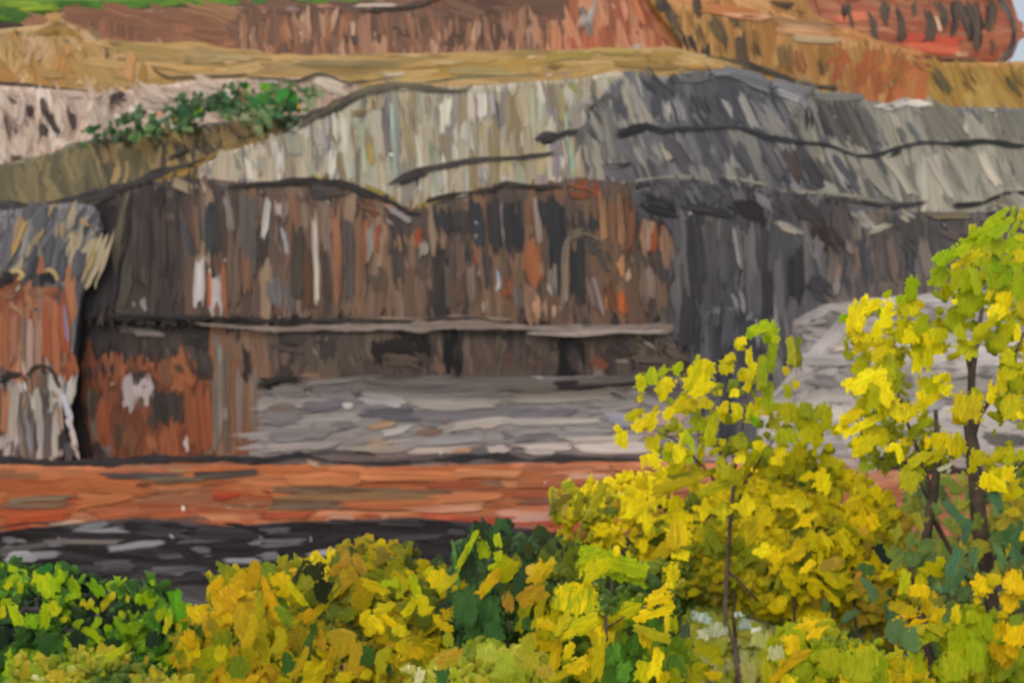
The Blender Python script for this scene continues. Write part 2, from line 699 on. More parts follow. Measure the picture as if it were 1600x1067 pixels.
    def S(s, txt, th=.045, off=.11):
        """hand-placed slabs: x0 y0 x1 y1 w c1 [c2] ; ..."""
        for row in txt.split(';'):
            q = row.split()
            if not q:
                continue
            a = [float(v) for v in q[:5]]
            a[4] *= 1.25
            s.slab(*a, q[5], q[6] if len(q) > 6 else None, off + random.uniform(0, .03), th, 'colour_shade_streak', 2.4)  # rock colours

# ------------------------------------------------------------------ ground
def ground_z(y):
    t = min(1, max(0, (y - 12.4) / 30))
    t = t * t * (3 - 2 * t)
    return 10.05 * (1 - t)

def build_ground():
    ys = [-60, -20, 0, 6, 9, 11, 12.4] + [12.4 + i * 1.6 for i in range(1, 20)] + [48, 55, 70, 120, 400, 1500]
    xs = [-1500, -400, -120] + [i * 4 for i in range(-20, 21)] + [120, 400, 1500]
    V = [(x, y, ground_z(y) + (vn2(x * .35 + 50, y * .35 + 90) - .5) * .25) for y in ys for x in xs]
    n = len(xs)
    F = [(j * n + i, j * n + i + 1, (j + 1) * n + i + 1, (j + 1) * n + i) for j in range(len(ys) - 1) for i in range(n - 1)]
    me = bpy.data.meshes.new('ground')
    me.from_pydata(V, [], F)
    me.materials.append(M_GROUND)
    me.polygons.foreach_set('use_smooth', [True] * len(F))
    o = bpy.data.objects.new('ground', me)
    col.objects.link(o)
    tag(o, 'green-brown soil of the bank under the bushes, falling away to the cliff', kind='structure')
build_ground()

A, Z = -260, 1860        # the rock runs on past both sides of the picture

# ------------------------------------------------------------------ meadow on top
g = Rock('meadow', 'bright green grass slope above the rock at top left', None, 77, [(A, -260), (300, -250), (660, -140), (720, -60)],
         [(A, 52), (0, 46), (60, 40), (78, 28), (92, 20), (180, 17), (260, 13), (380, 9), (450, 6), (560, 5), (640, 0), (720, -15)],
         '407418 488016 386c1a 588c18', 'h', .2, back=60, lean=.0, kind='structure', body='grass_body')
g.fill([(-200, -60), (620, 40)], '447a1a 508618 3a6c1c 649016 325e1c 4c8414', 110, (50, 130), (6, 12), 3, 3)
g.S('0 6 70 8 7 9aae14 7ca414; 20 3 60 3 5 a4b418; 30 14 90 12 7 6c9e16 8cae12; 240 9 280 6 5 7eb010; 300 6 350 4 6 6cac14; 330 10 390 6 6 62a814; 0 28 60 26 10 36661e 4a8018; 0 36 50 36 7 2c5220')
g.seam([(-160, 50, 8), (0, 42, 9), (40, 42, 9), (70, 37, 10), (86, 24, 8), (100, 18, 5), (170, 17, 4), (260, 12, 4), (380, 9, 4), (480, 8, 5)], '2c1f1a', '3a2c22')

# ------------------------------------------------------------------ red-brown upper wall
w = Rock('cliff_wall', 'smooth red-brown rock wall under the green grass slope', 'cliff', 73, [(60, 34), (90, 20), (180, 17), (260, 13), (380, 9), (470, 8), (560, 4), (640, -4), (720, -60), (1080, -120)],
         [(60, 90), (1080, 110)], '9a6248 8a5844 7a5444 6a4c3e a06a4e', 'v', .2, slant=.05, tone=0.95)
w.fill([(85, 15), (400, 80)], '9a6244 8e5a40 a06c4a 84563e a07450 8a5c42', 70, (30, 80), (9, 16), 86, 8)
w.fill([(380, 5), (900, 60)], '6a4e40 74543f 604638 7c5a48 58423a 805e4c 6e5042', 105, (34, 90), (8, 15), 84, 9)
w.fill([(380, 36), (900, 88)], 'a87860 b88868 94684e 7c5a48 c49c80 8a6450 a06c4c 6e5244', 130, (26, 52), (4, 8), 0, 7, off=0.072)
w.fill([(925, -40), (985, -40), (1040, 50), (1075, 90), (850, 90), (880, 50)], 'b86a42 c47850 a85c3a cc8c68 b4643c 98583a c48460', 60, (34, 70), (6, 13), 4, 8, off=0.072)
w.S('905 0 925 60 10 8a8480 5c5654; 916 20 905 50 8 7a7068 b8a8a0; 930 0 918 40 7 e4dcd8 a09890; 950 0 962 22 12 ece4e4 e0c0b0; 975 0 980 30 8 d0c0bc d89070; 985 20 975 34 8 eee6e4; 1000 10 1010 40 8 a04a34 c86a44;'
    '990 0 1005 36 8 b85c3a d88054; 470 35 485 62 7 d8b8a0 b08064; 462 40 466 80 6 c08858 9a6848; 440 34 450 80 7 b07848; 430 50 436 85 5 a06c48; 750 24 746 70 4 c8a490 8a6a58; 1015 20 1045 70 14 c88058 b06038; 1030 30 1060 74 12 c07844 d89060')
w.S('405 17 420 17 5 dccabc; 440 13 470 12 4 d8c8c0; 525 40 534 36 4 e0d8d0; 526 50 545 50 5 dcd0c4; 545 9 625 8 4 c8b4a4 e0d4c8; 108 30 124 29 5 d8c0b4; 245 17 262 16 5 d4beb0; 225 66 240 65 5 e0d0c4; 690 76 702 72 5 d0bcb0; 785 22 795 30 7 443836; 985 74 1010 73 5 f0e4e0; 880 82 910 80 6 e0d0c8 d89a80; 790 85 830 82 4 d0b8a0')
w.seam([(560, 18, 3), (620, 14, 6), (660, 6, 7), (690, -6, 5)], '3c2e28', '54423a')

# ------------------------------------------------------------------ red butte, top right
b = Rock('red_butte', 'rounded red rock butte with dark comma-shaped gashes at top right', 'rock', 75,
         [(1190, -20), (1240, -120), (1350, -170), (1500, -120), (1560, -30), (1580, -4), (1594, 40)], [(1190, 20), (1240, 30), (1300, 60), (1400, 92), (1500, 106), (1560, 106), (1582, 90), (1594, 60)],
         'a05438 984c30 ac5e40 8c4630', 'h', .3, back=8, tone=0.95)
b.fill([(1220, -40), (1590, 104)], 'ac603f a45a3c b46e48 9c502f b87a58 944a32 a46848 8c563c', 95, (40, 110), (9, 18), 6, 7)
b.S('1268 -10 1290 80 10 c06a48 8a5a40; 1400 60 1500 66 12 d05a34 c04a2c; 1480 84 1530 86 5 e0b898 d09068; 1560 30 1545 80 12 c87040 b05a38; 1412 72 1500 80 12 c85434 d46a40; 1300 30 1380 24 12 d07048 c86444', off=0.084)
K = ('241d1b', '5a4a3c')
for pts in ([(1318, 0, 5), (1322, 20, 9), (1329, 46, 5)], [(1355, 18, 4), (1364, 36, 9), (1367, 64, 6)], [(1386, 2, 8), (1382, 22, 9), (1384, 42, 5)], [(1398, 8, 6), (1408, 36, 12), (1404, 66, 10)],
            [(1427, 0, 7), (1429, 24, 5)], [(1446, 10, 5), (1456, 38, 14), (1452, 64, 8)], [(1460, 0, 8), (1474, 20, 10), (1474, 48, 4)], [(1486, -4, 10), (1492, 30, 11), (1486, 58, 7)],
            [(1504, 0, 8), (1516, 40, 12), (1520, 74, 8)], [(1520, 0, 8), (1530, 40, 10), (1526, 80, 8)], [(1545, -6, 12), (1548, 24, 14), (1542, 50, 8)], [(1550, 62, 5), (1552, 82, 8)],
            [(1404, 66, 6), (1416, 50, 6)], [(1440, 66, 5), (1455, 58, 5)]):
    b.seam([(x_, y_, w_ * 1.6 + 2) for x_, y_, w_ in pts], *K, off=0.156, name='rock_gash')
b.seam([(1555, -10, 14), (1574, 14, 15), (1584, 44, 12), (1580, 74, 12), (1562, 96, 14), (1545, 104, 10)], '2c2626', '6a625a', off=0.144, name='rock_gash')
b.seam([(1462, 24, 4), (1470, 50, 4)], 'e0b898', off=0.180)
b.seam([(1280, 30, 9), (1310, 48, 8), (1340, 66, 6), (1380, 78, 8), (1410, 86, 9), (1470, 92, 5), (1530, 97, 7)], '46362e', '7a5c44', off=0.168)
b.seam([(1468, 99, 6), (1500, 99, 10), (1535, 97, 9)], '2c2624', '483a34', off=0.192)

# ------------------------------------------------------------------ ochre slope, right
o = Rock('rock_slope', 'ochre and orange streaked rock slope under the red butte', 'rock', 72.3,
         [(1000, -80), (1100, -90), (1230, -60), (1270, 20), (1320, 52), (1400, 82), (1470, 98), (1560, 98), (1600, 96), (Z, 110)],
         [(1000, -20), (1012, 0), (1045, 45), (1085, 90), (1140, 118), (1200, 140), (1290, 160), (1360, 172), (1500, 182), (Z, 190)],
         'b08240 a87838 c08c4a 987030 b87a40', 'v', .25, slant=.2)
o.fill([(1010, -40), (1060, -40), (1240, 30), (1400, 82), (1400, 100), (1200, 60), (1070, 20)], 'c88848 d49a5c b87c44 cc9058 b8743c d8a468', 60, (40, 90), (8, 15), 72, 8)
o.fill([(1060, 20), (1210, 60), (1400, 90), (1400, 165), (1060, 110)], 'b08440 a87a36 b88a48 8a6430 c09050 9a6c30 a87030', 75, (36, 70), (9, 15), 4, 8)
o.fill([(1300, 85), (1440, 160)], 'b85c30 a85a2c c06c38 b87438 a86830', 26, (36, 60), (9, 14), -6, 8, off=0.060)
o.fill([(1440, 100), (1840, 170)], 'b08a34 a88030 b8923e 98762c c09a48', 70, (36, 66), (9, 15), 18, 8)
o.fill([(1030, 0), (1160, 90)], '4a4038 5c4c3a 3c3430 6a5638', 12, (26, 56), (6, 10), 10, 10, off=0.084)
o.S('1020 0 1060 26 14 3e3634 54463c; 1045 10 1058 50 10 48403c 6a5a44; 1060 34 1050 60 10 3c3634; 1085 30 1100 76 8 4c4438 8a6a38; 1132 50 1140 88 9 3c342c 5a4a34; 1150 48 1152 84 8 4a4034; 1170 60 1190 96 8 6a5030 4a3c2e; 1010 0 1020 12 8 6a5230;'
    '1215 66 1224 106 7 5c4c38 8a6c3a; 1230 74 1236 112 9 4c4236 7a5c34; 1248 80 1252 116 10 54483a 8a5a34; 1262 84 1266 118 8 6a5034; 1282 90 1290 120 12 6c5c40 4e4436; 1300 92 1296 126 9 7a5a34; 1245 78 1260 110 8 8a5030 b06a3c; 1340 110 1336 150 9 7c6234; 1372 96 1380 120 12 c8941c b88c30; 1386 104 1400 118 10 c09020;'
    '1460 110 1482 144 10 4a4638 6a5a38; 1474 116 1484 150 7 3e3c34; 1498 112 1520 146 6 54482c; 1510 110 1534 146 4 3c362c; 1568 118 1594 150 7 4a4430 5e5434; 1582 112 1600 134 7 5a5030; 1440 96 1456 110 9 9a4c2c; 1420 92 1445 116 6 54432e',
    off=0.120)
o.S('1090 12 1190 24 12 d0824c c8783c; 1130 24 1200 30 8 d08048 e0a878; 1118 34 1145 38 5 e8dcc8; 1150 26 1190 24 4 5a4a38; 1208 8 1250 10 9 3a3230; 1240 20 1262 22 7 8a7040; 1270 28 1280 26 14 d0a888; 1240 60 1310 64 8 a09888 c8a878; 1210 40 1310 48 10 b8865c d0a070; 1205 30 1290 40 7 c89868 a07850; 1215 48 1300 54 7 e0b080 c8905c; 1290 34 1310 44 8 5c4634', off=0.132)
o.seam([(1085, 86, 6), (1140, 96, 9), (1200, 112, 9), (1260, 132, 8), (1310, 138, 6)], '3a332e', '5a4e3e', off=0.132)

# ------------------------------------------------------------------ ochre terrace
t = Rock('rock_terrace', 'long ochre rock terrace running below the red-brown wall', 'rock', 70,
         [(A, 52), (0, 46), (70, 39), (80, 29), (98, 36), (150, 62), (250, 69), (330, 75), (400, 79), (450, 90), (480, 96), (520, 87), (600, 84), (750, 84), (870, 84), (1000, 77), (1060, 79), (1160, 104)],
         [(A, 165), (0, 165), (300, 160), (600, 150), (1160, 128)], 'b48e50 a8844a c09c62 987a44', 'h', .3)
t.fill([(-200, 44), (330, 138)], 'b8904e c49c5c a8803e ccA06a b0803c d0ac7c 9c8450 c8985a bc8844', 150, (18, 44), (9, 18), 75, 30)
t.fill([(220, 70), (1150, 130)], 'b89452 a88848 c49c5c b08c3e 9c8248 c8a468 a88a58', 130, (44, 110), (6, 12), 1, 5)
t.S('75 32 95 30 14 c08c30 d0a060; 92 34 96 38 10 d0b090; 110 40 130 52 14 a87c28 b88c34; 60 46 90 46 10 b88428; 40 60 36 90 16 c8a470 b89060; 55 70 52 100 16 d0a880; 100 68 104 92 12 d0843c c89050; 118 64 112 88 12 cc9450; 130 70 134 90 10 a8742c; 165 66 164 100 6 7a6444; 186 78 180 104 12 d8a878 c08858; 205 82 200 124 10 c8803c c89458; 225 98 224 132 10 b08430; 172 70 186 72 10 6e5c48; 95 66 110 68 8 7c7058; 20 50 34 56 10 8a7858; 8 60 14 86 12 a88c64; 140 46 156 60 9 9a8464; 60 110 90 118 14 a8843c; 80 118 100 118 9 a08040; 105 115 112 115 6 e4c4a8; 135 120 140 132 10 b8a890',
    off=0.108, th=.06)
t.S('270 91 320 92 7 8a7c58 a0905c; 290 96 350 94 6 9c8c5c; 330 88 396 92 6 a89c68; 480 100 640 100 8 a8925c 8e7c50; 620 104 690 100 9 b88a44 c09a58; 840 92 930 84 8 9c8838 a89448; 930 80 1000 82 8 a89444 b89c50; 850 104 880 108 6 7c5c30; 960 100 1060 104 8 a89048 9a7c3c; 600 92 615 89 6 d89c38; 605 104 606 112 8 e4d0b4; 590 117 640 117 4 e0d4bc; 660 96 720 100 5 d8bc88; 1068 106 1072 98 5 ecdcc8; 1085 96 1090 94 7 e8d8c0; 1060 104 1140 106 6 c08c44 b88038; 1000 88 1060 100 7 b88a40 98783c; 820 116 832 116 7 6a4c34; 850 116 866 113 6 e8d8c4; 700 110 800 112 8 a4925c b09a64; 820 92 840 90 7 e0c488; 840 95 856 92 9 d0a034', off=0.108, th=.06)
t.seam([(240, 108, 2), (260, 120, 4), (300, 121, 5), (360, 119, 4), (385, 116, 3)], '4c3e2c', '6a5838', off=0.132)
t.seam([(236, 104, 3), (270, 109, 4), (310, 114, 3)], '5c4a34', '7a6440', off=0.132)
t.seam([(-120, 128, 6), (0, 131, 6), (40, 133, 7), (80, 140, 9), (120, 144, 10), (150, 143, 8)], '2a2426', '463c38', off=0.144)

# ------------------------------------------------------------------ crumbly pink outcrop
p = Rock('crumbly_outcrop', 'crumbly pinkish-white rock with dark vertical hollows at left', 'rock', 68.5,
         [(A, 140), (0, 134), (60, 138), (150, 146), (230, 138), (300, 126), (400, 122), (470, 122), (490, 117), (520, 119), (560, 134)], [(A, 275), (0, 275), (200, 240), (560, 215)],
         'b89c8c a88c7c c4ac9c 9a8070', 'v', .35, tone=1.08)
p.fill([(-220, 140), (235, 262)], 'c4a896 b49886 d4bcaa a48a78 c8b09c dcc8bc b0948a', 130, (24, 58), (8, 16), 6, 18, th=.07)
p.fill([(150, 132), (400, 200)], 'c8b09e b8a090 d4c0b0 a89488 c0a890', 60, (26, 50), (8, 14), 35, 22, th=.07)
p.S('44 160 46 186 10 3c302e 54443e; 66 150 70 180 8 352a2a; 72 170 88 210 12 3a2f2e 5c4c46; 66 192 72 214 12 6a5850 40342f; 108 168 112 206 11 54443e 3c302c; 20 178 26 214 5 6c5850; 8 170 14 216 8 5c4a44 8a7468; 22 196 28 216 8 4c3e3a; 18 150 26 158 9 3c3230; 170 150 195 145 20 3c302e 5c4a40; 176 160 182 174 14 4a3c38 7c6658; 148 158 160 150 8 8a7268; 34 152 28 190 12 e0ccc0; 56 158 60 196 10 dcc4b4; 92 160 96 200 14 d8c0b0; 0 145 18 150 9 ecdcd0; 2 160 4 200 9 d8beb0; 30 210 34 245 14 d8c4b4; 52 190 54 230 13 c8b0a0; 120 160 134 190 14 c8ac98; 98 220 104 224 8 f0ece8; 26 238 32 246 8 f0e8e4; 178 180 186 188 8 ece0d8; 195 194 203 204 9 ece4dc; 15 252 36 258 15 34302e; 0 225 6 250 12 e0d0c4; 95 146 140 148 7 d0b8a8', off=0.132, th=.08)
p.S('480 118 540 136 14 c8b4a0 d4c4b4; 500 130 545 142 14 d0c0b0 c0ac9c; 478 126 500 146 10 bca894; 300 132 345 142 12 d4c0b0; 400 122 440 126 8 d8c8bc; 440 134 455 142 12 c0a898; 250 140 290 150 12 ccb6a6; 310 140 330 150 12 dcc8ba; 225 160 270 165 12 c4ae9e; 290 150 320 168 10 c09c84; 180 190 200 184 8 b09c84', off=0.132, th=.08)
p.seam([(386, 122, 3), (430, 124, 4), (468, 126, 5), (490, 117, 5), (512, 118, 5), (545, 130, 6), (600, 124, 4), (620, 122, 3)], '3f382e', '5c5040', off=0.168)

# ------------------------------------------------------------------ olive ledge
v = Rock('olive_ledge', 'olive-brown sloping rock ledge below the crumbly pink rock', 'rock ledge', 66.5,
         [(A, 258), (0, 256), (40, 248), (80, 240), (110, 224), (170, 214), (250, 204), (330, 192), (400, 188), (470, 180), (600, 160)],
         [(A, 345), (0, 340), (150, 320), (290, 290), (470, 240), (600, 200)], '665c44 585040 74694c 4c4638', 'v', .25, slant=-.1)
v.fill([(-220, 200), (270, 330)], '6c6246 5c5440 7c7050 4c4638 88794f 60563e 746848', 105, (44, 84), (9, 17), 9, 6)
v.fill([(170, 196), (440, 270)], 'a0845a b09060 8e7448 b89a68 7a6844 a88a4c', 44, (28, 50), (8, 15), 8, 16)
v.S('365 198 372 214 12 4a443c 5c564a; 380 192 400 205 12 c8a078 b08c60; 388 205 400 212 10 6a5438; 345 204 355 222 10 8a7a58; 196 214 202 226 10 4a4440; 300 212 312 222 12 9a8060; 355 240 372 236 8 3a3228; 262 248 300 234 8 3c342e; 255 210 270 216 10 8a6a4c; 320 196 330 204 10 d0ccc0', off=0.120, th=.07)
v.S('252 285 300 258 13 a8822c 94742c; 300 262 340 242 12 b08a34 a07c2c; 335 245 380 226 11 b08c3c; 370 230 440 212 11 a88634 b8944c; 290 278 330 268 9 9a7a28; 440 212 470 206 7 8a6c34', off=0.144, th=.07)
v.seam([(-180, 332, 9), (0, 322, 12), (60, 320, 14), (110, 312, 16), (160, 300, 16), (200, 288, 8), (240, 272, 12), (270, 263, 8), (300, 256, 6), (330, 244, 6)], '302b2d', '484044', off=0.180)
v.seam([(262, 250, 4), (280, 240, 9), (302, 234, 4)], '36302a', '4c4436', off=0.180)
v.seam([(398, 226, 3), (420, 222, 9), (446, 220, 4)], '3c332a', '54483a', off=0.180)

# ------------------------------------------------------------------ striped pale cliff
c = Rock('striped_cliff', 'pale cliff face with fine cream, green and lilac vertical stripes', 'cliff', 65.6,
         [(310, 262), (360, 236), (450, 208), (488, 178), (540, 150), (600, 140), (700, 137), (800, 130), (900, 124), (960, 112), (985, 116)],
         [(310, 310), (560, 330), (650, 345), (760, 320), (900, 310), (985, 310)], 'b0a690 9c9074 c0b6a4 8c8472 a8a288 94886c', 'v', .08, slant=.02, tone=1.05)
c.fill([(320, 130), (1000, 330)], 'b4aa96 c4baa8 a4987e 968868 b2a276 8c847a a8a290 b4b4a4 8c8086 d2cabc 8e7e5c b2a488 7c7468 9aa08a a08c74 b8a890 988874', 300, (44, 96), (5, 12), 2, 4, th=.035)
c.S('436 222 440 280 9 d4ccc0 b8aca8; 500 195 504 235 11 c8bcb0 a89c98; 455 205 462 245 16 b4b09c 9c9888; 402 235 404 278 16 a8a494 989488; 560 196 566 216 18 d0c4b4 c0b0a4; 612 155 618 275 5 a8b8b0 90a498; 618 150 624 240 5 8c9c94; 690 152 692 215 7 d8d0c0; 700 150 698 200 9 c0c0a8 d0ccb8; 735 138 737 190 10 e0d8cc c4b8ac; 752 136 754 190 12 e4dcd4 d0c4b8; 768 140 771 188 6 b0a8b4; 775 145 780 205 5 5c5450 8a8280; 720 195 726 225 10 e0d8d0; 672 210 674 255 4 98a484 7c8c64; 710 220 712 260 7 d4ccc4; 640 160 646 210 6 6c6258 9c9284; 600 160 606 250 7 6c6460 8c8084; 568 225 572 278 6 90a078 b0b494; 575 222 580 262 9 9c7c34 b09450; 560 225 556 290 5 6a625a; 522 225 518 280 8 e4e0d4; 830 140 834 200 6 98ac88 b4b498; 848 148 852 210 5 a8b494; 884 170 886 230 3 9cc8a4 a8b498; 890 215 896 280 3 8cc4a4; 876 140 880 200 6 a8a060; 898 160 904 210 9 8a7c78 a09088; 860 180 866 220 10 d0c4b0; 800 200 804 260 9 8c7c68; 820 190 826 250 10 a89880; 925 240 930 275 12 d4c8b8 c0b4a4; 858 186 862 198 6 f0e8dc; 912 220 916 280 10 a89480; 752 255 755 290 9 c8c0cc b0a8b0; 690 270 692 300 8 d0c8cc; 645 275 648 310 9 d8d0d4 c0b4b0', off=0.108)
c.S('915 130 918 150 14 a8a49c 8c8884; 935 118 940 150 12 d0c4bc b8aca4; 958 116 962 132 14 e4d8d0 d0c0b8; 975 120 985 138 20 dccfc8 c8b8b0; 993 116 1000 126 12 f0e4dc; 890 124 906 150 10 a89838 988c44; 1012 122 1020 138 16 c0b4ac; 905 160 925 155 10 b8b0a4 a09890; 600 318 640 322 12 a48830 b09440; 560 290 620 316 9 98842c 8a7a30; 640 326 700 306 9 8c7a28 a08a34; 720 300 800 288 5 8a7c40; 470 276 520 276 7 9c8830 a89438; 470 240 480 230 10 b89850; 880 130 890 128 6 dcccb0; 585 150 580 178 8 a08850 b89c68; 596 175 600 150 6 8c6c50; 575 165 570 172 6 d0ccc0; 568 178 574 170 5 e0dcd0; 545 178 575 176 7 8c6c24', off=0.132)
c.seam([(462, 200, 6), (486, 182, 16), (520, 166, 20), (552, 150, 16), (600, 136, 12), (650, 136, 10), (700, 142, 7), (724, 141, 4), (738, 134, 3)], '4c443a', '6e6450', off=0.168)
c.seam([(500, 180, 8), (530, 168, 10), (560, 152, 8)], '2e2a26', '4a4236', off=0.204)
c.seam([(600, 128, 3), (660, 130, 5), (720, 122, 6), (800, 118, 5), (850, 118, 3)], '6a6248', '847a58', off=0.204)
c.seam([(606, 290, 3), (630, 276, 8), (660, 266, 12), (700, 258, 11), (750, 250, 8), (800, 246, 7), (850, 242, 7), (868, 238, 3)], '2a2526', '4a4240', off=0.180)
c.seam([(618, 292, 4), (634, 282, 15), (654, 274, 16), (672, 266, 8)], '262222', '3c3634', off=0.204)
c.seam([(652, 276, 6), (652, 292, 3)], '3a302c', off=0.192)
c.seam([(836, 220, 4), (850, 214, 15), (872, 212, 16), (892, 206, 10), (912, 202, 8), (960, 196, 6), (1000, 192, 6)], '282425', '44404a', off=0.204)
c.seam([(846, 222, 4), (858, 222, 9), (870, 216, 4)], '262224', off=0.216)
c.seam([(910, 178, 4), (926, 172, 10), (946, 164, 9)], '2e2a2b', '4a4648', off=0.192)
c.seam([(934, 258, 3), (950, 260, 9), (970, 258, 11), (1000, 262, 10)], '2c292b', '54504e', off=0.192)
c.seam([(922, 216, 3), (935, 219, 7), (948, 222, 4)], '302c2c', off=0.192)

# ------------------------------------------------------------------ dark slanted slabs
d = Rock('slanted_cliff', 'grey cliff of slanting slabs with dark wavy seams at upper right', 'cliff', 65.3,
         [(905, 205), (940, 150), (960, 124), (1060, 118), (1150, 108), (1200, 128), (1280, 144), (1360, 158), (1400, 165), (1600, 170), (Z, 175)],
         [(905, 212), (930, 290), (1000, 300), (1290, 345), (1400, 370), (Z, 380)], '66666a 5a5a5e 7a7878 4a4a4e 8e8c88', 'v', .1, slant=.4, tone=0.93)
d.fill([(945, 118), (1240, 118), (1300, 310), (945, 310)], '5c5c62 6c6c70 4a4a50 8a8888 9c9894 3e3e42 74747a 545458 4e4e54', 110, (56, 110), (8, 17), 22, 5)
d.fill([(1230, 130), (1400, 160), (1480, 330), (1290, 310)], '7c7a76 8c8880 6a6864 9a968c 585654 a8a498 5c5c60 a49e8e', 66, (56, 110), (8, 17), 24, 5)
d.fill([(1380, 165), (1850, 165), (1850, 345), (1440, 330)], 'a09c8c 928e7e b0aa98 847f74 c0b8a6 989484 aca696 88857c', 115, (56, 110), (9, 18), 20, 6)
d.fill([(905, 130), (1000, 130), (1010, 290), (930, 290)], '8a867c a09a8c 74726e b0a898 60605f', 20, (50, 90), (8, 14), 12, 6, off=.1)
d.S('1085 140 1110 196 16 3a3a40 48484e; 1120 138 1150 196 18 3c3c42 505058; 1035 152 1050 192 14 b8b4b0 98948f; 1050 150 1064 194 14 a8a4a0 88868a; 1080 168 1105 196 12 8c8884; 1125 146 1150 188 7 b8b4b0; 1155 146 1180 198 10 c8c2bc a09c98; 1172 146 1195 196 9 8c8c90; 995 150 1000 180 14 888480 a09a94; 960 150 975 192 14 46464c 5c5c62; 985 140 990 166 9 d0c8c4 94908c; 1020 135 1030 190 12 4c4c52; 1200 180 1230 216 14 a49e94 8a8680; 1225 160 1262 210 12 787672 908c84; 1290 150 1330 220 22 4c4a48 62605c; 1310 150 1350 230 18 56524e 6e6a62; 1335 155 1372 220 12 5e5c58; 1276 160 1296 212 9 2e2e34 44444a; 1280 180 1305 222 8 3c3c40; 1264 164 1264 206 9 26262a 3c3c42; 1250 152 1258 176 12 b8b4b4 8c8a90; 1262 190 1264 200 5 e8e4e4; 1236 148 1256 156 9 c0bcbc; 1270 206 1275 220 10 dcd4d4 b8b0b0; 1506 186 1516 214 11 dcd4c0 c8c0ae; 1512 166 1532 186 8 d8d0bc; 1540 170 1556 176 8 ece4d4; 1430 180 1445 225 9 c4beb0; 1400 186 1420 236 10 6e6c68 8c887c; 1416 185 1440 225 6 6a7078; 1450 190 1462 222 7 7a7870', off=0.120)
d.S('1362 172 1392 164 12 ece2d4 dcd2c4; 1390 168 1420 160 12 ece4dc; 1405 158 1455 164 10 f0e8e0 e0d6c8; 1370 164 1400 174 8 e4dcd0; 1510 158 1520 164 8 e0d8cc; 1130 112 1190 122 14 6c6c70 84848a; 1160 122 1210 140 14 5c5c62 8a8a90; 1060 124 1110 120 12 84807c 6a6868; 1200 124 1270 150 10 9c9aa0 74747a; 1210 140 1250 156 9 6a6a70 b0aeb0; 1180 150 1205 146 7 b8b8bc; 1040 128 1060 126 10 4a4a50; 1100 116 1150 112 8 90909a 6c6c72; 1270 150 1350 152 8 8a8880', off=0.132)
d.fill([(960, 220), (1180, 290)], '5c5c60 6c6a70 4c4a50 84827e 9a968e', 26, (40, 64), (10, 17), 22, 5, off=0.108)
d.S('990 220 1012 262 14 807e7c 94908c; 1015 214 1035 255 12 84827e a09c94; 1032 216 1052 262 7 c0b498 a89c88; 1040 210 1080 270 18 4c4a50 5a585e; 1075 240 1086 262 5 c0bcb4; 1105 218 1118 250 4 b8b4b0; 1150 225 1180 280 14 444448 58585c; 1190 220 1225 285 14 6a666a 545056; 1230 230 1250 290 12 5a4a44 48444a; 1255 236 1290 300 16 3e3c40 54525a; 1290 225 1330 300 12 94908c a8a4a0; 1310 250 1320 290 8 b0aaa8; 1345 250 1390 305 12 b4aea0 9c968a; 1300 240 1350 310 9 484850 6c6c74; 1380 235 1430 310 11 c4bca8 a8a292; 1450 240 1490 312 9 d0c6b4; 1530 235 1560 296 12 dccab4 d0c8b8; 1560 230 1580 290 9 b8b0a0; 1470 235 1510 300 8 8a867c', off=0.108)
d.seam([(950, 206, 5), (975, 204, 14), (1000, 194, 12), (1030, 204, 13), (1060, 203, 8), (1100, 200, 5), (1150, 199, 5), (1190, 211, 7), (1220, 217, 6), (1250, 222, 6), (1290, 226, 8), (1320, 236, 9), (1350, 244, 9), (1380, 240, 8), (1402, 232, 9), (1440, 223, 6), (1490, 224, 8), (1540, 221, 9), (1600, 228, 7), (1700, 226, 6), (Z - 20, 236, 4)], '29292d', '3e3e44', off=0.180)
d.seam([(960, 214, 4), (985, 208, 12), (1010, 200, 8)], '232327', off=0.204)
d.seam([(1386, 246, 3), (1400, 240, 7), (1412, 232, 4)], '2a2a2e', off=0.192)
d.seam([(966, 287, 4), (1010, 280, 4), (1060, 276, 4), (1090, 277, 3)], 'b4ae9c', 'a09a88', off=0.204)
d.seam([(1118, 277, 3), (1160, 281, 4), (1200, 290, 5)], 'aca694', '98927f', off=0.204)
d.seam([(1215, 298, 5), (1270, 301, 6), (1330, 306, 6), (1385, 318, 4)], 'a49e8c', '8a8474', off=0.204)
d.seam([(975, 292, 4), (1020, 287, 9), (1080, 285, 8), (1110, 282, 4)], '2a282b', '3c3a3e', off=0.186)
d.seam([(1216, 306, 5), (1270, 309, 7), (1340, 318, 16), (1380, 322, 14), (1420, 320, 9), (1456, 315, 5)], '2c2a2d', '48464a', off=0.186)
d.seam([(1476, 318, 4), (1500, 321, 10), (1530, 318, 8), (1560, 306, 8), (1600, 301, 6), (Z - 20, 296, 5)], '2c2a2c', '403e40', off=0.186)
d.seam([(935, 258, 3), (975, 258, 9), (1000, 252, 4)], '2c292b', '84807c', off=0.204)

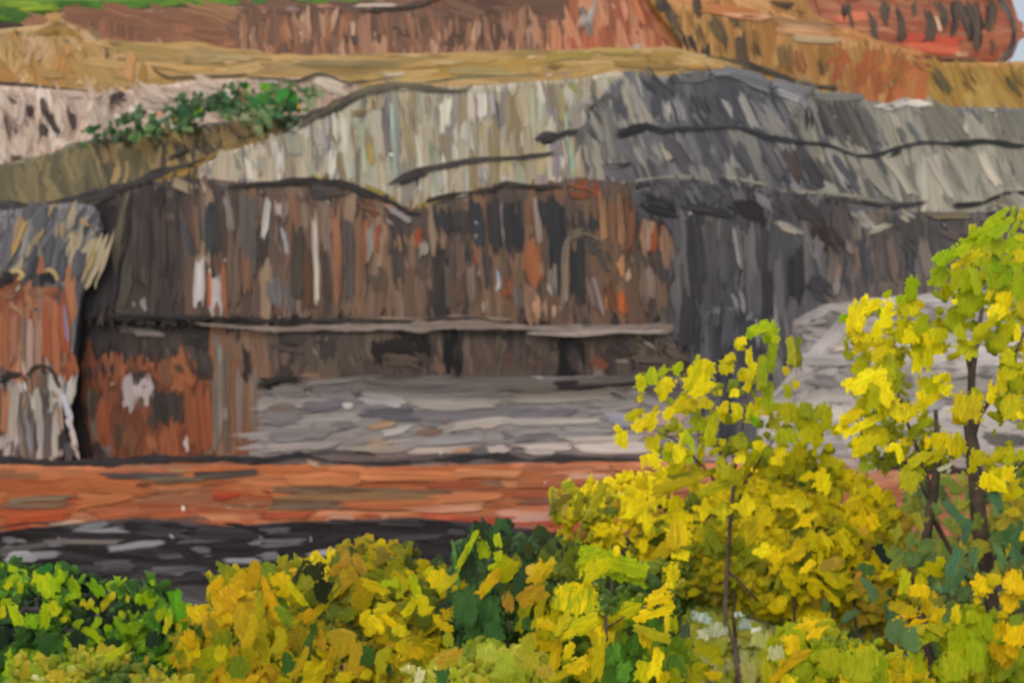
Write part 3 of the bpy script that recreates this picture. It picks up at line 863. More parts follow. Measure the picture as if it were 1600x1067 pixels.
# ------------------------------------------------------------------ dark right wall under the slabs
r = Rock('dark_wall', 'dark grey streaked rock wall below the slanting slabs, behind the yellow trees', 'cliff', 64.1,
         [(985, 300), (1060, 284), (1200, 294), (1290, 312), (1400, 330), (1500, 332), (Z, 320)], [(985, 340), (1056, 350), (1070, 520), (1100, 720), (1290, 720), (1300, 520), (1460, 480), (Z, 470)],
         '4e4c50 5c5a5e 403e42 6a6668', 'v', .3, tone=0.88)
r.fill([(1000, 286), (1300, 345)], '4a484c 5a585c 3a383b 6c6a6c 54525a 444246', 56, (30, 56), (12, 22), 22, 10)
r.fill([(1065, 340), (1320, 345), (1310, 510), (1065, 510)], '4c4a4e 5a585c 3e3c40 6c6869 545256 464448 787372', 95, (50, 110), (9, 18), 0, 5)
r.fill([(1300, 340), (1860, 330), (1860, 470), (1310, 500)], '6c625e 7a6c62 5c5452 84766c 686064 54504f 746662', 90, (46, 90), (9, 18), 4, 7)
r.fill([(1110, 490), (1165, 700)], '45454b 3e3e44 505056', 14, (60, 100), (14, 22), 0, 4)
r.fill([(1165, 495), (1260, 700)], '6a686c 84828a 5c5a5e 929096 a09ea2', 22, (50, 90), (9, 17), 4, 6)
r.S('1000 312 1060 330 20 262225 343034; 1010 305 1050 318 14 2e2a2d; 1060 325 1150 336 12 302c2f 464347; 1140 310 1200 340 22 2c2728 3c3638; 1020 290 1035 312 12 4a4648 7c787a; 1030 288 1046 312 9 8c888a; 1070 288 1090 318 18 5c5a5e 6e6c70; 1100 296 1125 326 14 5c5a60; 1145 292 1165 318 12 6c6a70; 1180 300 1220 340 12 5a585c 8a888a; 1205 310 1230 348 14 403c3e; 1240 312 1290 356 22 3c3838 4c484a; 1270 340 1300 400 20 3a302c 4a3e38; 1290 360 1320 400 18 40342e; 1212 350 1252 364 9 c8b8a0 b0a498; 1235 358 1262 372 8 bcb0a4; 1258 366 1264 385 8 988e86; 1275 366 1285 400 12 8a8480 6a666a; 1335 330 1366 360 12 c4bcb0 a8a29a; 1330 336 1350 348 10 b4aca4; 1355 362 1400 350 8 bcb4a4 a49c8c; 1380 330 1395 352 14 4c4e4c 5a5854; 1400 330 1430 348 12 c0b8a4 a89e88; 1440 330 1466 336 10 94804c 7c6c48; 1450 338 1520 336 8 7c6c50 8a7c64; 1470 344 1478 360 6 e0d4cc; 1548 315 1580 324 14 8c7448 7c6848; 1570 300 1600 330 20 a8a294; 1580 350 1600 370 22 4c4a4c; 1535 332 1560 328 8 444244', off=0.120, th=.07)
r.S('1080 345 1090 470 16 4c4a4e 38363a; 1110 350 1115 480 14 403e42; 1150 345 1158 420 6 5c5a5e 8a8886; 1146 355 1156 420 3 d0ccc4 a8a49c; 1128 360 1134 450 12 5e5c60; 1240 380 1244 480 18 343236 424044; 1216 400 1220 500 10 84807e 6c686a; 1176 420 1180 500 16 5c5a5c 6c6a6c; 1200 420 1203 510 12 3a383c; 1150 450 1158 495 16 807c7c 9a9696; 1170 400 1172 460 9 747072; 1270 370 1278 420 10 94908e 7a7678; 1262 430 1300 470 20 46444a; 1320 376 1330 400 12 a89484 8a7c74; 1338 380 1344 420 5 b0704a a08068; 1312 410 1304 450 8 a86c48 8e7a70; 1310 430 1306 470 8 b0a8a4; 1350 372 1356 450 14 565458 4a484c; 1372 380 1380 450 10 6a5e5a; 1390 370 1402 440 9 86705c 7a6a60; 1410 372 1430 400 16 4a4648; 1440 370 1455 440 14 7e726c 8a7c76; 1470 360 1510 372 12 84706a; 1430 400 1440 450 12 746a6a; 1340 430 1350 480 14 6a6264; 1390 430 1394 480 12 70645e', off=0.108)
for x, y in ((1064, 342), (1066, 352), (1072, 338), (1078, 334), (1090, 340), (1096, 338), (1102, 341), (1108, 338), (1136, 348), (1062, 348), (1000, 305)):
    r.slab(x - 3, y, x + 3, y + 1, 4, 'f4f0ec', None, .44, .05, 'glint_fleck')  # tiny painted glints, near-white in colour

# ------------------------------------------------------------------ streaked brown curtain wall
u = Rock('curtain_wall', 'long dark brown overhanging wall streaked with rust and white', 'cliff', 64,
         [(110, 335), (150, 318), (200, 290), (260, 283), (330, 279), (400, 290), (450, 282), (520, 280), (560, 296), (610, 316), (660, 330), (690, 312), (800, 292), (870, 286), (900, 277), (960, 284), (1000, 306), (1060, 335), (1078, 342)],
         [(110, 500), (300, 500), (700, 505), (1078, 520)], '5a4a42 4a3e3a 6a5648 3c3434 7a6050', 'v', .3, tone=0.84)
u.fill([(120, 285), (320, 498)], '443b39 383232 504540 5c4e48 3e3738 4a4040', 62, (70, 150), (10, 20), 2, 4)
u.fill([(300, 280), (680, 500)], '6a564a 5a4a42 7c6250 4a3f3c 8a6a54 5e4e48 745a48 504642 8c7466', 165, (60, 130), (6, 14), 1, 4)
u.fill([(680, 285), (1075, 505)], '5c4c44 6e5848 4a403c 7e6048 3c3637 8a684e 64544c 544844 74604f', 165, (60, 130), (6, 14), 1, 4)
u.fill([(300, 285), (1060, 500)], '946a50 a48870 7e5c48 8a6850 745848', 36, (60, 120), (7, 13), 1, 4, off=.08)
u.fill([(1045, 340), (1110, 505)], '545256 4a484c 646064 6e605a', 14, (60, 120), (9, 16), 2, 4, off=.1)
u.S('165 330 128 495 36 1c1819 2a2425; 190 310 160 480 26 241f20 302a2a; 150 330 130 480 26 2e292a 3a3434; 175 320 160 490 28 302a2b 3c3637; 200 300 185 400 14 383233; 195 320 180 420 4 8a7c60 6a5e4c; 180 360 178 420 3 8c8070; 235 290 245 320 14 4c4644 3a3434; 252 290 258 325 14 262224; 270 285 300 296 10 8a7a6c a89478; 268 288 262 320 9 6e5c54 584c48; 300 288 304 300 24 c0b0a0 b09c8c; 322 286 326 300 14 d8ccc4 c0aca0; 300 290 306 390 9 6e5448 544642; 312 300 318 390 9 4a4442 7c6c64; 326 310 330 400 12 3c3e42 484a4e; 352 300 362 360 9 b8aaa2 8a7e78; 340 320 344 400 14 4a4040; 305 310 310 400 6 8a6a54; 250 330 255 440 16 443c3a 564a44; 225 330 222 450 16 403837 4c4340; 262 325 268 350 10 7c6c60; 285 345 300 400 8 5c6068 4a4a50; 200 410 192 480 12 6c5e56 585048; 215 465 216 485 20 b8aeac a49a98; 205 470 204 484 8 988c84; 220 400 224 460 7 5e524a; 275 440 276 480 12 4a3e3a 5c4e48; 378 300 384 400 8 8c847c 6c6460; 390 310 392 430 12 7a7070 645a58; 368 360 362 480 14 6c5648 7c6454; 384 390 386 460 10 96684c 84604c', off=0.108)  # near-black strokes at the left paint the recess shadow
u.S('312 396 309 486 14 e0d6d2 ccc0ba; 334 424 338 488 14 dcd2ce c8bab4; 325 420 327 488 5 b04c22 c86a3c; 348 416 350 490 6 b4582c a86a48; 322 400 344 424 8 8a3c20 7a4630; 420 304 412 380 8 e4dcd8 c8bab4; 436 310 438 345 12 c4b0a8 9c7c70; 446 305 444 350 9 b09890 7c6a64; 405 300 402 345 8 b08c78 6e5a50; 440 350 452 400 6 8a9094 b0b0b0; 440 375 443 405 7 c8bcac a49684; 430 420 436 490 12 7c767a 66605f; 446 440 456 490 9 8c8886 6c6464; 420 440 428 480 12 6e6868 7c7676; 440 476 444 486 18 983c1c 8a4a30; 464 350 462 460 14 4a3f3a 54483f; 482 400 484 480 14 5c3c2a 6c4832; 490 330 497 485 7 d0c0b0 a89484; 494 340 494 480 4 e0d4c8 b8a898; 515 330 522 370 9 b88c70 94705c; 525 330 530 480 9 8c5e44 a87050; 508 380 512 480 10 5c4438 4a3a34; 545 340 548 470 12 544a48 645854; 560 330 562 460 10 7c5c48 8e664c; 572 345 573 410 7 b0704c a86440; 578 345 579 410 9 a0948c 8e827a; 588 350 588 400 6 b8643a a0522e; 597 348 597 370 6 b04e2a 9a4624; 605 340 618 350 12 e0dcd8 c4bab4; 614 350 610 380 12 c4b8ac a89a8c; 625 355 632 400 10 c09060 b88860; 620 365 618 400 6 b88c68; 640 350 652 400 9 a87048 c09878; 652 348 657 405 8 a84c28 984020; 665 370 662 405 10 b0a498 9c9084; 650 350 662 352 7 c0b4ac', off=0.108)
u.S('560 310 585 330 18 8a5c42 744c38; 580 320 600 336 14 a05c3c 7a4a34; 600 320 625 334 10 9c6446 b08060; 560 300 540 316 16 4a4040 5c4c46; 480 290 520 310 20 3c383a 4c4648; 500 295 540 300 14 6c5a50 584a44; 470 300 476 320 12 322c2c; 605 325 640 345 7 d8d0cc 9a9290; 608 370 605 400 12 48403e; 640 410 645 440 30 584a42 6a584c; 580 420 600 450 24 5c4e48 66564a; 690 320 700 370 24 343235 3e3c3e; 720 325 724 370 16 3c3638 4a4240; 745 310 748 390 14 34363c 40424a; 770 300 776 400 16 3a3436 464042; 690 370 684 450 12 3a3434; 700 400 704 480 12 74645a 5e5048; 683 450 684 490 10 3c3c42; 718 380 720 440 10 8c705c 6a564a; 715 440 718 490 14 6e5242 7c5c48; 744 388 744 420 6 bc5024 9c4424; 745 420 744 436 5 a89c94; 750 450 750 480 9 8a5434 985c38; 744 366 744 372 5 e0d8d4; 778 410 780 450 4 7890d0 b8c8f0; 782 430 776 460 5 dce4f0 c0b8b0; 790 440 784 470 10 a8481e 98502c; 796 430 798 470 8 a85c38; 757 470 758 490 9 d0c0b4 a89488; 780 485 776 494 10 a04c24; 760 390 764 450 10 5c5654 4a4446; 782 300 786 380 4 8c7c78 7a6c6a; 665 440 668 490 9 7c6250; 735 400 738 480 9 8c7664', off=0.108)
u.S('800 310 805 400 24 323136 3c3a3e; 822 310 828 360 9 7a5440 8c6048; 836 300 844 380 8 b8a498 9a8478; 828 370 838 450 22 a45c34 b46c40; 845 400 848 440 6 a89078 b07448; 850 300 862 360 20 3a3c40 303236; 868 320 874 450 22 2c2e34 3a3a3e; 895 330 905 360 24 38393c 48443f; 920 330 925 370 24 343538 44403e; 890 290 930 300 22 a85a34 8e4c2e; 926 285 936 315 10 b0502a a04a28; 940 300 945 380 8 a8744c b48058; 955 310 960 380 10 7c5840 8e6448; 968 300 972 400 7 b48058 8a6248; 985 310 984 400 12 8a5a3e 744a34; 885 375 882 480 8 a08c78 8c7664; 888 368 915 362 9 8c7860 746450; 900 380 902 470 18 2e2f34 3a3838; 912 370 940 400 18 4a4848 54504c; 935 385 955 420 14 4c4846 5a504a; 920 425 932 490 12 8a7470 6a5048; 926 428 942 490 4 b8b0b4 988888; 950 440 960 490 14 6c4830 7c5034; 950 455 952 490 8 c46c34 d88c50; 970 450 972 492 9 c04e1e d0682c; 964 465 966 494 7 d05a24; 976 470 978 490 6 d87030; 968 400 970 430 9 e0a06c c88c5c; 980 420 984 440 8 e4c8b4 d0a484; 970 428 988 440 6 e0dcd8; 985 390 982 420 9 b0988c 988074; 1000 350 1004 400 10 b88a68 a87c60; 1012 345 1014 400 8 a08478 b8947c; 1022 350 1022 400 8 b45e30 a4562c; 1035 345 1038 420 12 a87c5c 98705c; 1050 350 1054 420 10 947464 84685c; 1010 410 1015 480 16 94806f 84705f; 1040 415 1060 440 18 4a4648 5c5252; 1030 430 1034 490 14 8c6c58 7a6254; 1052 440 1062 480 14 564a48 644f45; 1068 480 1072 500 12 b89c88 a08c7c; 1000 450 1012 500 10 60504a; 852 440 858 462 10 d4c8c8 b0a49c; 862 410 864 460 10 84786c 94887a; 836 464 838 495 7 e8c8b0 c89878; 846 466 848 496 6 e8b890 c08860; 856 468 857 495 6 e0b494 b88a6c; 866 470 868 496 6 e8cab0 b8906f; 872 472 873 494 5 dca880; 832 470 830 496 5 d0a890; 808 440 812 490 12 746a62 625852; 1064 360 1068 440 9 7a6e6c', off=0.114)
u.seam([(352, 292, 5), (380, 290, 9), (420, 288, 12), (460, 284, 12), (500, 283, 10), (540, 290, 12), (570, 300, 12), (600, 310, 12), (618, 320, 8), (640, 332, 7), (662, 336, 5)], '241f20', '38302e', off=0.168)
u.seam([(655, 318, 3), (690, 308, 8), (720, 302, 7), (770, 296, 7), (790, 288, 10), (830, 292, 8), (860, 292, 6), (880, 290, 4)], '2a2422', '453a30', off=0.168)
u.seam([(120, 340, 6), (150, 318, 10), (180, 300, 12), (215, 284, 12), (250, 274, 10)], '2e282a', '463e3e', off=0.168)
u.seam([(203, 296, 3), (195, 320, 3), (186, 350, 4), (178, 390, 4), (178, 418, 3)], '94866a', '6c6252', off=0.180)
u.seam([(884, 420, 6), (884, 395, 7), (890, 375, 8), (905, 365, 8), (925, 368, 7), (945, 378, 6), (958, 384, 4)], '8c7a68', '74665a', off=0.180)

# ------------------------------------------------------------------ left columns
l = Rock('column_cliff', 'tiered rock column at far left, gold-flecked grey above rust-orange', 'cliff', 63.7,
         [(A, 335), (0, 330), (60, 322), (120, 316), (146, 322), (156, 345)], [(A, 735), (0, 735), (100, 735), (122, 732), (126, 725)][0:1] + [(0, 735), (90, 735), (110, 600), (126, 470), (156, 380)],
         '6c6c72 5a5a60 7c7a7e', 'v', .3, tone=0.95)
l.fill([(-220, 322), (150, 445)], '64646c 78767c 54545c 8a888e 4a4a52 a09a90 b0a080', 70, (40, 80), (10, 20), -18, 6)
l.fill([(-220, 455), (112, 590)], 'a86848 b47450 98502e 907060 a85c38 c08c68 8a4c30', 64, (60, 110), (8, 16), 2, 5)
l.fill([(-220, 590), (118, 730)], 'a09488 b4aca4 8a7c72 a87850 6a5c54 544844 c0b8b0', 60, (50, 100), (8, 15), 1, 5)
l.S('2 345 -2 380 14 c09c5c; 40 335 12 415 10 c8a058 b8904c; 30 340 20 380 10 c49454; 88 315 80 340 12 c8a870 b49860; 75 325 100 322 12 c0a060; 72 350 52 380 9 d0b074 a8905c; 62 366 46 400 8 c0a468; 92 350 96 372 12 bc9c60; 125 340 140 352 16 c8a060 b89058; 104 362 130 368 12 c4a468 a88c58; 115 370 116 385 10 c0a060; 140 315 128 330 9 d0c8bc; 150 380 138 430 4 c0a450; 146 390 128 440 5 c4a658; 46 400 36 440 12 8a8678 a09478; 60 380 40 450 12 3c3c44 5a5a62; 80 365 70 420 10 44444c; 100 390 90 440 12 6a6a70 4c4c54; 20 350 0 420 14 7c7a80 66646c; 130 380 115 440 14 56565e 6a686e; 118 352 112 362 12 3e3c44', off=0.120)
l.S('4 425 10 450 16 221f22; 74 425 72 450 22 26242a; 54 424 44 444 16 34343a 4a4a50; 30 430 10 440 8 2c2a2c', off=0.132, th=.05)  # dark strokes paint the shade inside the hollows
l.seam([(14, 430, 5), (24, 422, 10), (36, 430, 10), (30, 440, 8)], 'd8bc7c', 'c0a468', off=0.192)
l.seam([(70, 422, 5), (80, 422, 8), (88, 432, 7), (91, 444, 4)], 'd4b878', 'b89c60', off=0.192)
l.S('0 465 30 460 14 9c7458 8a5c40; 30 455 70 462 12 8a6048 7a5440; 70 462 98 450 12 a8623a 9a5630; 95 455 104 560 12 a85430 984a2a; 5 480 8 580 12 b06a40 a0603c; 20 480 22 570 9 a86444; 36 485 36 590 6 806c60 94786c; 48 490 46 590 10 a48878 b4948a; 60 480 58 590 9 a87c68 b88874; 72 480 74 570 11 9c4c2a a85a34; 84 470 88 580 9 a85c38 b06a44; 25 455 30 446 9 e4dccc; 10 470 38 490 6 c09878 b08060; 38 490 62 474 6 c4a084; 100 470 106 540 4 7068a0 a09098; 94 560 96 590 10 a84c22', off=0.126)
l.seam([(40, 590, 6), (50, 576, 8), (66, 572, 9), (80, 578, 9), (88, 594, 7), (92, 606, 5)], '322824', '4c3e36', off=0.192)
l.seam([(8, 580, 5), (20, 586, 8), (34, 584, 4)], '2c2624', off=0.192)
l.S('0 590 10 586 18 242022; 62 584 74 600 18 5c4a3e 7c6450; 30 560 36 592 8 c4a898 d0b8a8; 20 592 18 700 14 b8aca0 a09488; 33 592 40 620 9 e4e0e4 c8c0c0; 8 610 6 680 10 b08058 a86c48; 40 610 36 650 6 b88850 c09868; 54 605 58 660 12 c0b8ac a8a094; 62 650 66 730 8 d0ccc4 989490; 86 634 86 725 13 b0a8a0 bcb4a8; 76 640 74 720 10 54484a 645a58; 48 640 46 700 10 5a4c48; 8 680 6 706 9 dcd8dc b8b0b0; 30 670 24 706 8 c8c8d0; 42 660 50 710 6 a0a4b0 787880; 102 640 122 708 7 ccc0c0 e0d4d0; 112 690 126 720 6 d0b8a8; 100 660 98 715 12 3a3030 2e2828; 36 700 44 716 18 2c2628; 108 690 112 722 12 30282a; 98 616 112 660 6 8088a0 c8c8d8; 84 605 92 625 9 b07048', off=0.138)

# ------------------------------------------------------------------ lower recess wall
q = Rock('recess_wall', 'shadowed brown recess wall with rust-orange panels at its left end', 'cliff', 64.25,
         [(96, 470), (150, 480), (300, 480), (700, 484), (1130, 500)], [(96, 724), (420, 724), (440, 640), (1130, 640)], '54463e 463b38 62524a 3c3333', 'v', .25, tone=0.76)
q.fill([(100, 470), (165, 725)], '352e30 2c2628 403839 3a3232', 18, (80, 140), (16, 26), 0, 4)  # dark fill carries the recess shadow in its colour
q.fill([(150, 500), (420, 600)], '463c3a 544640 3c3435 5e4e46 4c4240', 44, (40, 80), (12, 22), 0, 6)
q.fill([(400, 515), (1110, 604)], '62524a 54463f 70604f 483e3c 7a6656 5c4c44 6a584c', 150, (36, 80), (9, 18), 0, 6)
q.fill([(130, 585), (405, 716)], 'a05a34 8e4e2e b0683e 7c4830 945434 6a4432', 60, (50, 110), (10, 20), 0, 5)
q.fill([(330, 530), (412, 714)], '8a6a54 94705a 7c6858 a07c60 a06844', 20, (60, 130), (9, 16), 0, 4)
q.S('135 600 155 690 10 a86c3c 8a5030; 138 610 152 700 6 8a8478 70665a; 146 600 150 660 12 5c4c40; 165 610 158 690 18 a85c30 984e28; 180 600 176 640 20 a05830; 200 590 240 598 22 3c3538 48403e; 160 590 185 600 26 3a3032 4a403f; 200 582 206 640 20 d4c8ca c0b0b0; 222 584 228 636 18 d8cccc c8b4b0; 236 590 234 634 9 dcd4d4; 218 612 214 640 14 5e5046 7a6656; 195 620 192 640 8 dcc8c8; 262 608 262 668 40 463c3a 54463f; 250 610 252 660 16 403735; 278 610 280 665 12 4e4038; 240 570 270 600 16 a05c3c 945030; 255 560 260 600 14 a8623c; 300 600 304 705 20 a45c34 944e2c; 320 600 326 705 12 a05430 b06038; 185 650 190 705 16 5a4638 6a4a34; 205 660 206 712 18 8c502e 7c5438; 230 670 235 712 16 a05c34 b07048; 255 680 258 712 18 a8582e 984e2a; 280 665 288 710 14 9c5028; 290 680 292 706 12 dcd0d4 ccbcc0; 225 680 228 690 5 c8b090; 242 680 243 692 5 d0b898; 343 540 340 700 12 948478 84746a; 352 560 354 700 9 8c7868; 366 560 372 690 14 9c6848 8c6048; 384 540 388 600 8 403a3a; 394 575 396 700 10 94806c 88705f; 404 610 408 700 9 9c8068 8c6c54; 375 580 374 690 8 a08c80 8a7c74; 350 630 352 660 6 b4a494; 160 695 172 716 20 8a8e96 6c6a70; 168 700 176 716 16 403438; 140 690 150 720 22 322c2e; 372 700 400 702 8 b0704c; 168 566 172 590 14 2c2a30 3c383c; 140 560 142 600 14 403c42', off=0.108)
q.S('280 560 290 582 20 3c3435 4a403e; 310 545 318 590 24 403a3a 4e4642; 300 580 330 590 12 3a3438; 330 525 345 555 9 c0b4b0 8a8078; 316 530 322 545 6 d0c4c0; 345 535 343 570 5 c4bab8; 266 540 268 560 12 7c7470 5e5652; 256 525 262 550 7 9c928a; 180 514 240 518 7 b0a094 8a7a70; 200 520 262 522 6 bcaca0 a09084; 225 524 260 528 5 c0b4a8; 155 500 172 506 7 b08868; 330 508 400 512 6 74655c 8a7a6e; 280 520 320 530 18 34302f 423a38; 430 525 480 540 26 4c4240 5c4e48; 500 520 512 545 18 4a3836 3c3232; 495 520 500 540 7 d0c4bc; 486 545 494 556 5 c8bcb4; 515 520 510 540 5 c8b8ac; 560 540 570 566 26 6e6058 7a6a5e; 590 530 600 566 34 2a2322 2c2422; 610 530 650 545 24 28211f 2e2624; 640 530 670 556 30 221c1c 2a2220; 600 560 660 566 14 6a564a; 690 530 692 556 10 b8b0ac c8c0bc; 697 530 694 560 4 dcd8d4; 704 520 706 582 22 1e1a1b 1a1617; 712 520 716 575 12 3c3434; 740 520 760 575 20 5c4c42 6a564a; 680 560 690 592 16 745c4c 7e6452; 665 570 670 592 14 7c6050; 612 566 616 590 9 94765c 7a6454; 775 525 782 535 6 e4dcd8; 782 520 792 534 6 403838; 795 550 798 565 14 8a4c2e; 800 555 806 570 16 945232; 830 555 840 565 20 7a5644; 882 518 884 600 22 1a1617 201b1c; 896 525 902 590 20 201b1c; 890 540 906 580 14 3a3234; 900 535 906 556 3 a0a0b0; 908 560 912 584 9 7c706c; 920 560 950 580 18 8a4e30 7a4a32; 960 530 1000 548 22 54463f 5e5048; 980 560 1040 563 7 84705f; 1000 540 1040 550 14 6c5c50; 950 530 990 560 24 443a38; 1020 520 1100 540 20 665a54 746860; 1040 545 1110 560 16 6c5e56 7c6c62; 1000 575 1080 582 9 64544c; 955 563 990 566 4 b09c8c; 1000 528 1030 545 5 c8bcb4; 990 548 996 556 4 c0c0cc; 445 570 460 590 16 7a5e4c 6a5446; 470 585 510 590 12 7c604c 8a6850; 448 573 460 580 5 a8562e; 500 584 506 590 6 a86c44', off=0.120)  # near-black strokes paint the shade of the recess blocks
u.seam([(160, 492, 6), (190, 496, 11), (240, 496, 12), (320, 496, 11), (400, 500, 14), (460, 502, 14), (520, 504, 10), (600, 506, 8), (680, 508, 6)], '1c1819', '3a3233', off=0.204)
u.seam([(300, 506, 3), (400, 513, 8), (470, 513, 11), (560, 511, 15), (650, 510, 18), (720, 507, 16), (800, 511, 16), (880, 513, 14), (960, 512, 14), (1040, 512, 18), (1110, 512, 14)], 'a29288', '8c7a70', off=0.216)
u.seam([(810, 520, 3), (880, 522, 6), (960, 518, 8), (1010, 519, 7), (1050, 516, 4)], 'c0b0a6', 'b0a096', off=0.252)
u.seam([(540, 494, 3), (640, 498, 5), (720, 495, 5), (800, 500, 4)], '5c4e48', '94826f', off=0.228)

u.seam([(172, 318, 14), (152, 370, 26), (140, 430, 34), (130, 498, 38)], '1b1718', '262021', name='crevice_shade')  # dark strip painted as the shadow beside the column
q.seam([(128, 490, 34), (116, 560, 32), (118, 640, 34), (130, 722, 44)], '1e191a', '2a2424', name='crevice_shade')  # the same painted shadow strip, further down
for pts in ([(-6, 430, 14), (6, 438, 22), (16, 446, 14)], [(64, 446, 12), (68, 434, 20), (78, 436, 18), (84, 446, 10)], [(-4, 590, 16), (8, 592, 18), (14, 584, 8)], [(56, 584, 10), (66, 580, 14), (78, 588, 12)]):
    l.seam(pts, '171416', '26222a', name='hollow_shade')  # dark ribbons paint shade into the column's hollows
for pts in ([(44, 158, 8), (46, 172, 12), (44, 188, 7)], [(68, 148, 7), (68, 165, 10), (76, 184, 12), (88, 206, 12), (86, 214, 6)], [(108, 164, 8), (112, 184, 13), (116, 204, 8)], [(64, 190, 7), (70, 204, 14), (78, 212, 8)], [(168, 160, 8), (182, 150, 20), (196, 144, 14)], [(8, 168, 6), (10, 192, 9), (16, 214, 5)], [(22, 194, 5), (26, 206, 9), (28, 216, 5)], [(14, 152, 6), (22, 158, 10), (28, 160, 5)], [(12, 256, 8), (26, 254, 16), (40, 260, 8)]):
    p.seam(pts, '2e2422', '4c3c38', name='hollow_shade')  # outcrop hollows are shade painted as dark ribbons

# ------------------------------------------------------------------ pale floor and grey ledge
f = Rock('grey_ledge', 'pale grey layered rock ledge above the orange band', 'rock ledge', 62.2,
         [(406, 596), (430, 598), (480, 594), (560, 592), (700, 594), (830, 590), (1000, 588), (1100, 592), (1112, 690), (1168, 692), (1180, 645), (1235, 600), (1250, 500), (1300, 474), (1400, 462), (Z, 455)],
         [(406, 760), (Z, 760)], '847c7c 908886 746e70 a8a09a 66606a', 'h', .25, tone=.88)
f.fill([(410, 595), (1110, 718)], '88807f 948b88 9c9290 7c7475 706a6e 8e8580 a09693 857c7c', 150, (90, 190), (7, 14), -2, 3)
f.fill([(1110, 470), (1850, 760)], 'c6bebb bab2b0 cec6c1 b0a8a8 bcb2b0 c2b8b4', 130, (50, 110), (9, 17), 2, 8)
f.S('410 600 470 596 14 2c282a 3a3436; 430 604 500 602 8 8a7a70; 470 598 560 594 5 b8b0ac a09894; 560 594 640 600 5 a8a09c 8c847c; 420 612 480 610 12 b0a8a6 9c9490; 480 612 560 616 14 a49c9c 948c8c; 455 622 478 622 6 947058; 560 620 630 628 14 a09898 b0a8a8; 600 613 620 614 6 d8d0c8; 410 636 470 634 16 7a6458 6c5c54; 470 636 540 634 12 5c545c 6c646a; 536 636 550 637 9 ece4e0; 505 638 520 640 8 a08070; 560 646 640 642 9 4a4650 58525a; 590 650 660 654 8 4c4850; 410 654 480 650 18 6c6668 787070; 480 668 560 664 12 6a6466 7c7474; 480 664 535 668 9 94908c; 420 680 520 676 14 8c8684 7c7676; 570 668 625 660 8 b08c68 9c7c5c; 590 678 650 668 9 c0b8b4 b0a8a4; 650 676 690 674 7 946c50 8a6c58; 655 662 690 660 8 54505a; 680 660 710 656 7 8c6c58; 700 668 790 656 9 c4b8b0 b0a49c; 740 668 785 670 7 c8b09c c0a890; 630 628 800 620 10 807870 8e867e; 640 634 780 632 10 a49c94 988e86; 700 622 800 618 6 6c666a; 740 630 765 626 6 c0b8ac; 780 614 800 612 9 b8a898; 660 690 760 684 9 8c8890 9a9698; 560 696 620 688 12 a88c74 b49880; 606 693 625 692 7 b05a38; 625 692 636 690 5 d8b8a4; 420 700 520 694 9 b8aca4 a49a94; 520 704 640 700 9 9c8c80 a89a8c; 640 704 740 702 9 b0a094 bcaca0; 700 704 752 704 5 c48460; 760 700 800 706 10 d0c0b8 c4b4ac; 780 676 800 686 10 5a5662', off=0.108)
f.S('800 610 1000 604 10 847a72 90867e; 800 622 960 618 12 a09689 948a80; 816 636 828 638 8 3c383e; 800 650 900 644 9 7c7478 6a646a; 800 660 940 656 9 b8aea6 a49a94; 850 668 900 672 8 8c868a 74707a; 940 648 990 660 14 a09ca4 9490a0; 920 640 1000 632 10 7a7272; 940 630 960 628 8 6c666a; 860 680 960 676 10 948e90 a09a98; 800 686 840 684 6 54505c; 800 700 900 696 9 c8bab2 bcaea6; 880 690 1010 686 8 b4a89e c8bab0; 900 702 1010 700 12 c8beb8 d0c4bc; 820 708 870 706 6 d4c8c0; 1020 660 1070 652 10 c8a090 b89888; 1010 676 1060 674 10 c49c8c; 860 604 1000 596 12 3c3638 4a4244; 900 596 1000 590 10 3a3436; 1000 620 1060 610 14 6c6466 7c7474', off=0.108)
f.S('1290 546 1330 544 6 e0d0c4; 1250 560 1330 564 14 b8b0ae; 1260 590 1320 600 14 a49ca0 b0a8a8; 1290 620 1340 616 18 c8beb8 d0c6be; 1250 500 1310 490 16 b8b0ac a8a0a0; 1300 484 1400 480 14 c8beba; 1320 660 1350 720 24 c4bcb8 b8b0ae; 1360 715 1430 710 20 b4acac c0b8b4; 1440 690 1460 670 16 c0b8b8; 1440 640 1480 630 10 b8b4b8; 1530 666 1600 668 14 c8beb4 bcb2a8; 1530 684 1600 690 14 7c7674 68645f; 1400 590 1430 600 16 b8aeac; 1470 560 1500 566 22 a89890 b0a098; 1440 480 1480 500 18 b4aaa8; 1540 640 1580 648 14 6c6460 7a7068', off=0.108)
f.S('1360 730 1480 738 22 46444a 3c3a40; 1440 740 1540 744 20 3e3c40 4a484c; 1560 720 1640 730 24 54525a; 1500 716 1560 722 14 6c6868', off=0.144)
f.seam([(402, 604, 5), (420, 596, 9), (445, 590, 10), (462, 596, 7), (474, 602, 4)], '2a2628', '38322f', off=0.192)
f.seam([(-180, 722, 10), (0, 718, 16), (80, 724, 14), (160, 722, 14), (250, 718, 14), (340, 716, 12), (410, 720, 12), (470, 712, 10), (520, 722, 9), (600, 724, 8), (680, 720, 8), (720, 716, 12), (770, 712, 15), (830, 720, 9), (870, 716, 14), (930, 718, 8), (1010, 718, 6)], '2b2629', '3c3639', off=0.900)
f.seam([(460, 712, 4), (500, 706, 5), (560, 706, 5), (590, 710, 3)], '3a3436', '5c5656', off=0.204)

